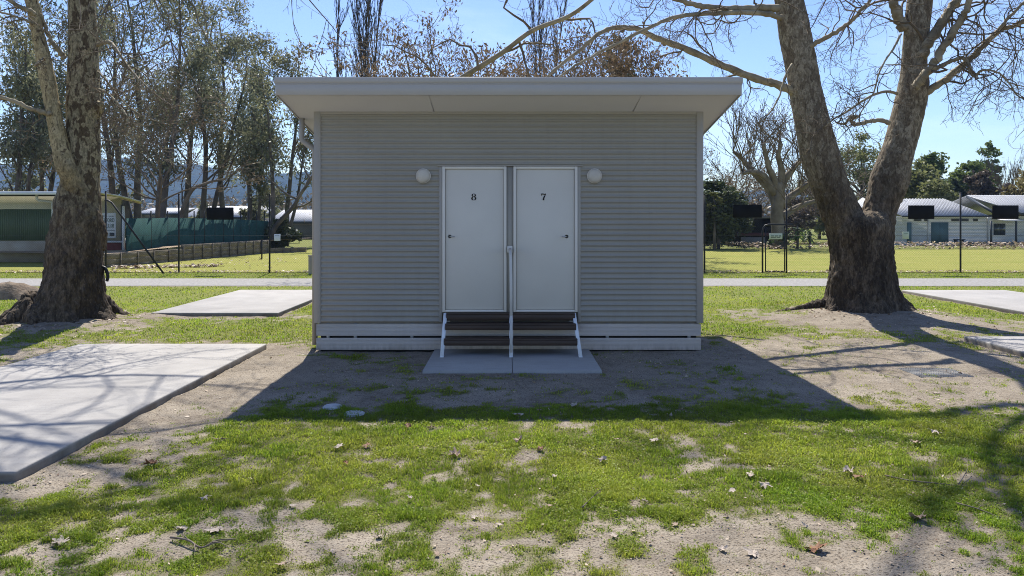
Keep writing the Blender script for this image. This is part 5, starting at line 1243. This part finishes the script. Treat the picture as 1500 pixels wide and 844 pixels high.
# low shrubs along the far garden bank and below the gums
for i, (px, Y, tp, w, lf, lab) in enumerate((
  (1105, 56, 296, 60, 'brownleaf', 'brown shrub behind the dark hut'), (1165, 58, 290, 70, 'brownleaf', 'brown shrub mass between pollarded tree and forked trunk'),
  (415, 44, 318, 46, 'darkleaf', 'dark green shrub at the foot of the gums beside the small white sign'), (300, 60, 296, 40, 'gumleaf', 'grey-green shrub above the windbreak left of the black board'),
  (30, 52, 250, 90, 'gumleaf', 'grey-green undergrowth above the club house roof at the photo left edge'), (178, 56, 268, 70, 'gumleaf', 'grey-green undergrowth right of the left trunk above the club eave'), (372, 54, 288, 44, 'gumleaf', 'yellowish-green shrub right of the black board below the gums'))):
    bushy(px, Y, tp, w, 400+i, lab, lf, 1500, .24, 'shrub', base=.0, cat='bush', asp=.4)
rr = np.random.default_rng(8); g = Geo(); n = 7000
x = rr.uniform(-105, 110, n); y = rr.uniform(92, 120, n); hh = 3.6+3.0*fbm(x*.12, x*0, 19, 4); z = rr.random(n)**.8*hh
leaves(g, np.stack([x, y, z], 1), 2, .5, .9, rr, .35, -.6); tag(obj('far_wood', g, MT['wood']), kind='stuff')

# ------------------------------------------------------------------ soil heap, fallen leaves, sticks
g = Geo(); n, m = 34, 14; c = np.array([(14-CX)*17.0/F, 17.0]); V = []
for i in range(m):
    r = (i/(m-1))
    for k in range(n):
        a = k*2*np.pi/n; R0 = (1.05+.25*math.sin(2*a+1)+.12*math.sin(5*a))*r; x, y = c[0]+R0*math.cos(a)*1.0, c[1]+R0*math.sin(a)*.55
        h = .40*(1-r**1.5)*(.75+.5*float(fbm(np.array([x*2.2]), np.array([y*2.2]), 4, 4)[0]))+.05*(float(fbm(np.array([x*7.]), np.array([y*7.]), 6, 3)[0])-.5)*(1-r)
        V.append((x, y, max(h, 0)-.02*r))
q = [(i*n+k, (i+1)*n+k, (i+1)*n+(k+1) % n, i*n+(k+1) % n) for i in range(m-1) for k in range(n)]
g.add(V, q); tag(obj('soil_heap', g, MT['soil'], None, True), 'heap of dug brown soil left of the big left trunk', 'soil heap')

def leaf_mesh(seed, curl, size=1.0):
    rr = np.random.default_rng(seed); n = 40; a = np.linspace(0, 2*np.pi, n, endpoint=False)
    lob = np.array([0.0, .9, 1.8, -.9, -1.8]); r = np.full(n, .27)
    for l, s_ in zip(lob+rr.normal(size=5)*.12, np.array((.5, .46, .36, .46, .36))*rr.uniform(.62, 1.05, 5)):
        dd = np.abs((a-l+np.pi) % (2*np.pi)-np.pi); r = np.maximum(r, s_*np.exp(-(dd/.42)**2)+.06*np.exp(-(dd/.6)**2))
    r = r*(1+.06*np.sin(a*11+seed)+.05*rr.normal(size=n)); rings = []
    for f in (.25, .5, .75, 1.0):
        x, y = r*f*np.cos(a), r*f*np.sin(a)
        z = curl*(1.3*y*y+.5*x*x)+.09*f*np.sin(3*a+seed)*curl+.07*f*np.sin(5*a+2*seed)*abs(curl)+rr.normal(size=n)*.022*f
        rings.append(np.stack([x, y, z], 1))
    V = np.concatenate([[[0, 0, 0]]]+rings); V[:, 2] -= V[:, 2].min()
    t = [(0, 1+k, 1+(k+1) % n) for k in range(n)]; q = [(1+j*n+k, 1+(j+1)*n+k, 1+(j+1)*n+(k+1) % n, 1+j*n+(k+1) % n) for j in range(3) for k in range(n)]
    g = Geo(); g.add(V, q, t)
    st = V[1+3*n+n//2]; g.tube([(-.02, 0, V[0, 2]), (-.25, .02, V[0, 2]+.03), (-.45, .06, V[0, 2]+.02)], .012, 4)
    return g.mesh('fallen_leaf', True)
LM = {}
for mk in ('leaf_tan', 'leaf_pale', 'leaf_brown'):
    for cu in range(4):
        me = leaf_mesh(10*cu+len(mk), (.25, .5, .75, -.5)[cu]); me.materials.append(MT[mk]); LM[mk, cu] = me
SM = 'small pale dried leaf lying flat on the patchy foreground grass'
FL = [
 (1345, 763, .19, 'leaf_tan', 2, 'large curled tan leaf on bare dirt in the right foreground, the biggest one'),
 (1197, 805, .18, 'leaf_brown', 1, 'brown upturned leaf on bare dirt near the bottom edge, right half'),
 (221, 687, .17, 'leaf_brown', 2, 'dark brown curled leaf on dirt right of the left foreground slab'),
 (323, 649, .17, 'leaf_tan', 0, 'tan leaf on grass edge beyond the dark brown curled leaf at left'),
 (318, 779, .15, 'leaf_pale', 0, 'bright pale leaf beside the dark branching stick at lower left'),
 (264, 779, .10, 'leaf_pale', 1, 'small pale crumpled leaf left of the leaf beside the dark stick'),
 (88, 800, .14, 'leaf_pale', 1, 'pale leaf on bare dirt in the bottom left corner area'),
 (300, 738, .10, 'leaf_pale', 3, 'pale leaf in grass above the dark branching stick'),
 (598, 627, .13, 'leaf_brown', 1, 'brown leaf on the sunlit grass at the shadow edge right of the pit lids'),
 (632, 627, .12, 'leaf_tan', 0, 'flat tan leaf at the shadow edge, right neighbour of a brown leaf'),
 (538, 655, .12, 'leaf_brown', 3, 'dark curled leaf beside a bare patch below the pit lids'),
 (495, 660, .13, 'leaf_pale', 0, 'pale flat leaf on the grass left of the bare patch below the lids'),
 (668, 672, .16, 'leaf_tan', 2, 'upright folded tan leaf on grass below the doorstep, midway to the bottom'),
 (507, 682, .09, 'leaf_brown', 2, 'small dark leaf on thick grass below the pit lids'),
 (760, 652, .13, 'leaf_tan', 2, 'tan leaf on the bare patch in front of the doorstep'),
 (792, 662, .12, 'leaf_brown', 1, 'brown leaf on the bare patch right of the doorstep axis'),
 (882, 679, .13, 'leaf_pale', 2, 'pale crumpled leaf at the right end of the central bare patch'),
 (905, 649, .10, 'leaf_tan', 0, 'tan leaf in bright grass just past the central bare patch'),
 (960, 650, .11, 'leaf_pale', 0, 'pale leaf on bright grass near the tip of the roof shadow'),
 (1244, 696, .17, 'leaf_pale', 2, 'crumpled pale leaf on dirt in the right middle foreground'),
 (1258, 705, .12, 'leaf_brown', 3, 'dark leaf touching the crumpled pale leaf in the right middle foreground'),
 (1341, 653, .13, 'leaf_tan', 1, 'tan upturned leaf on dirt well right of the roof shadow'),
 (1100, 704, .13, 'leaf_pale', 0, 'pale flat leaf, upper of a pair on grass right of centre'),
 (1121, 716, .14, 'leaf_pale', 3, 'pale flat leaf, lower of a pair on grass right of centre'),
 (1073, 725, .08, 'leaf_pale', 0, 'tiny pale leaf left of and below the pair on grass'),
 (1104, 812, .14, 'leaf_pale', 0, 'long pale leaf near the bottom edge left of the brown upturned leaf'),
 (1058, 808, .09, 'leaf_pale', 1, 'small pale leaf near the bottom edge, leftmost of three there'),
 (1406, 547, .11, 'leaf_brown', 1, 'orange-brown leaf lying at the right end of the drain grate'),
 (1370, 577, .12, 'leaf_pale', 0, 'pale leaf on shaded dirt in front of the drain grate'),
 (758, 613, .13, 'leaf_pale', 1, 'pale leaf in the roof shadow in front of the doorstep, leftmost of three'),
 (790, 606, .12, 'leaf_tan', 0, 'tan leaf in the roof shadow in front of the doorstep, middle of three'),
 (841, 598, .13, 'leaf_pale', 0, 'pale leaf in the roof shadow right of the doorstep, rightmost of three'),
 (1368, 638, .13, 'leaf_pale', 3, 'pale leaf on grass in the dappled shade towards the right edge'),
 (414, 834, .11, 'leaf_tan', 0, 'tan leaf on dirt at the bottom edge, left of centre'),
 (694, 762, .07, 'leaf_pale', 0, SM), (600, 735, .07, 'leaf_pale', 1, SM), (730, 770, .07, 'leaf_pale', 0, SM), (555, 790, .08, 'leaf_pale', 0, SM), (805, 748, .07, 'leaf_tan', 0, SM), (945, 740, .08, 'leaf_pale', 1, SM), (900, 790, .07, 'leaf_pale', 0, SM), (486, 812, .08, 'leaf_pale', 3, SM), (990, 772, .07, 'leaf_tan', 1, SM), (430, 745, .07, 'leaf_pale', 0, SM), (812, 705, .07, 'leaf_pale', 0, SM), (700, 720, .06, 'leaf_pale', 3, SM), (1180, 770, .07, 'leaf_pale', 0, SM), (640, 815, .08, 'leaf_tan', 0, SM),
]
for k, (px, py, sz, mk, cu, lab) in enumerate(FL):
    p = G(px, py); o = bpy.data.objects.new('fallen_leaf', LM[mk, cu]); COL.objects.link(o)
    gm = float(grass_mask(p[0:1], p[1:2])[0]); o.location = (p[0], p[1], float(ground_z(p[0:1], p[1:2])[0])+.006+.022*gm)
    o.rotation_euler = (RNG.normal()*.18, RNG.normal()*.18, RNG.random()*6.28); o.scale = (sz*.88, sz*RNG.uniform(.55, .88), sz*.88)
    tag(o, lab, 'leaf', 'small pale leaves on the foreground grass' if lab == SM else 'fallen plane leaves')
def stick(pts, w, label, br=()):
    g = Geo(); q = []
    for px, py, z in pts:
        p = G(px, py); q.append(p+[0, 0, float(ground_z(p[0:1], p[1:2])[0])+z])
    pa = smooth_path(q, 4); g.tube(pa, np.linspace(w, w*.4, len(pa)), 6)
    for i, d, l in br:
        p = pa[i]; d = np.asarray(d, float); g.tube([p, p+d*l*.5+[0, 0, .01], p+d*l], [w*.6, w*.45, w*.2], 5)
    tag(obj('fallen_stick', g, MT['stick'], None, True), label, 'stick')
stick([(250, 793, .02), (275, 800, .03), (295, 806, .02), (318, 801, .035), (346, 798, .03)], .007, 'dark branching dead stick on the grass at lower left', ((6, (.4, -.9, .05), .12), (9, (.9, .4, .1), .14), (11, (.8, -.5, .02), .15), (4, (-.7, .6, .1), .10)))
stick([(1296, 699, .02), (1330, 708, .025), (1372, 713, .02), (1402, 714, .02)], .006, 'long thin stick on the ground in the right foreground grass', ((5, (.4, .9, .1), .14),))
stick([(1400, 742, .02), (1432, 752, .025), (1466, 762, .02)], .005, 'thin pale stick close to the right edge of the foreground', ((4, (.8, .4, .1), .1),))
stick([(853, 748, .02), (866, 738, .03), (880, 730, .04)], .005, 'short pale twig standing up slightly from grass right of centre', ((5, (.7, .4, .4), .09),))
stick([(1404, 712, .02), (1412, 703, .03), (1418, 694, .05)], .005, 'short upright twig touching the end of the long thin stick', ((5, (.7, .1, .2), .08),))

# ------------------------------------------------------------------ air, light, camera
HAZE = True
if HAZE:
    m = bpy.data.materials.new('haze_air'); m.use_nodes = True; nt = m.node_tree; nt.nodes.clear()
    out = N(nt, 'ShaderNodeOutputMaterial'); v = N(nt, 'ShaderNodeVolumePrincipled'); v.inputs['Color'].default_value = (.42, .62, 1, 1); v.inputs['Density'].default_value = .00022
    v.inputs['Anisotropy'].default_value = 0.0
    nt.links.new(v.outputs[0], out.inputs['Volume'])
    g = Geo(); g.box(-2650, 2650, -60, 1960, -14, 176); tag(obj('haze', g, m), kind='stuff')
SUN = Vector((-.42, 2.8, 3.72)).normalized()
el = math.asin(SUN.z); rot = math.atan2(SUN.x, SUN.y)
w = bpy.data.worlds.new('World'); S.world = w; w.use_nodes = True; nt = w.node_tree; nt.nodes.clear()
out = N(nt, 'ShaderNodeOutputWorld'); bg = N(nt, 'ShaderNodeBackground'); sky = N(nt, 'ShaderNodeTexSky'); sky.sky_type = 'NISHITA'; sky.sun_disc = False
sky.sun_elevation = el; sky.sun_rotation = rot; sky.altitude = 220; sky.air_density = 1.0; sky.dust_density = 0.3; sky.ozone_density = 3.2
tc = N(nt, 'ShaderNodeTexCoord'); mp = N(nt, 'ShaderNodeMapping'); mp.inputs['Scale'].default_value = (1.2, 1.2, 5.5); mp.inputs['Rotation'].default_value = (0, .12, .3); nt.links.new(tc.outputs['Generated'], mp.inputs[0])
cl = noise(nt, mp.outputs[0], 2.3, 7, .58, .5)
cf = ramp(nt, cl, [(0.46, 0.0), (0.78, 0.42)])
sx = N(nt, 'ShaderNodeSeparateXYZ'); nt.links.new(tc.outputs['Generated'], sx.inputs[0])
hz2 = ramp(nt, sx.outputs['Z'], [(0.0, .35), (0.16, 0.9), (0.35, .35)])
mu = N(nt, 'ShaderNodeMath', operation='MULTIPLY'); nt.links.new(cf, mu.inputs[0]); nt.links.new(hz2, mu.inputs[1])
hsv = N(nt, 'ShaderNodeHueSaturation'); hsv.inputs['Saturation'].default_value = 1.12; hsv.inputs['Hue'].default_value = .512; nt.links.new(sky.outputs[0], hsv.inputs['Color'])
nt.links.new(mixc(nt, mu.outputs[0], hsv.outputs[0], (8.0, 8.8, 10.2)), bg.inputs[0]); bg.inputs[1].default_value = 0.10
nt.links.new(bg.outputs[0], out.inputs[0])
sl = bpy.data.lights.new('sun', 'SUN'); sl.energy = 4.4; sl.angle = math.radians(.53); sl.color = (1, .955, .88)
so = bpy.data.objects.new('sun', sl); COL.objects.link(so); so.rotation_euler = SUN.to_track_quat('Z', 'Y').to_euler(); so.location = (0, 0, 100)

cam = bpy.data.cameras.new('camera'); co_ = bpy.data.objects.new('camera', cam); COL.objects.link(co_)
co_.location = (0, 0, CH); co_.rotation_euler = (math.pi/2, 0, 0)
cam.sensor_width = 36; cam.sensor_fit = 'HORIZONTAL'; cam.lens = 36*F/1500; cam.shift_x = (750-CX)/1500; cam.shift_y = -(422-HY)/1500
cam.clip_start = .05; cam.clip_end = 8000; S.camera = co_
S.view_settings.view_transform = 'Standard'; S.view_settings.look = 'None'; S.view_settings.exposure = 0.9; S.view_settings.gamma = 1.0
S.view_settings.use_curve_mapping = False
S.render.engine = 'CYCLES'; S.cycles.use_denoising = True; S.cycles.denoising_input_passes = 'RGB_ALBEDO_NORMAL'; S.cycles.denoising_prefilter = 'NONE'
try: S.cycles.denoiser = 'OPENIMAGEDENOISE'
except Exception: pass
S.cycles.max_bounces = 7; S.cycles.diffuse_bounces = 4; S.cycles.transmission_bounces = 3; S.cycles.volume_bounces = 0; S.cycles.transparent_max_bounces = 6
S.cycles.use_adaptive_sampling = True; S.cycles.adaptive_threshold = .008; S.cycles.filter_width = 1.0
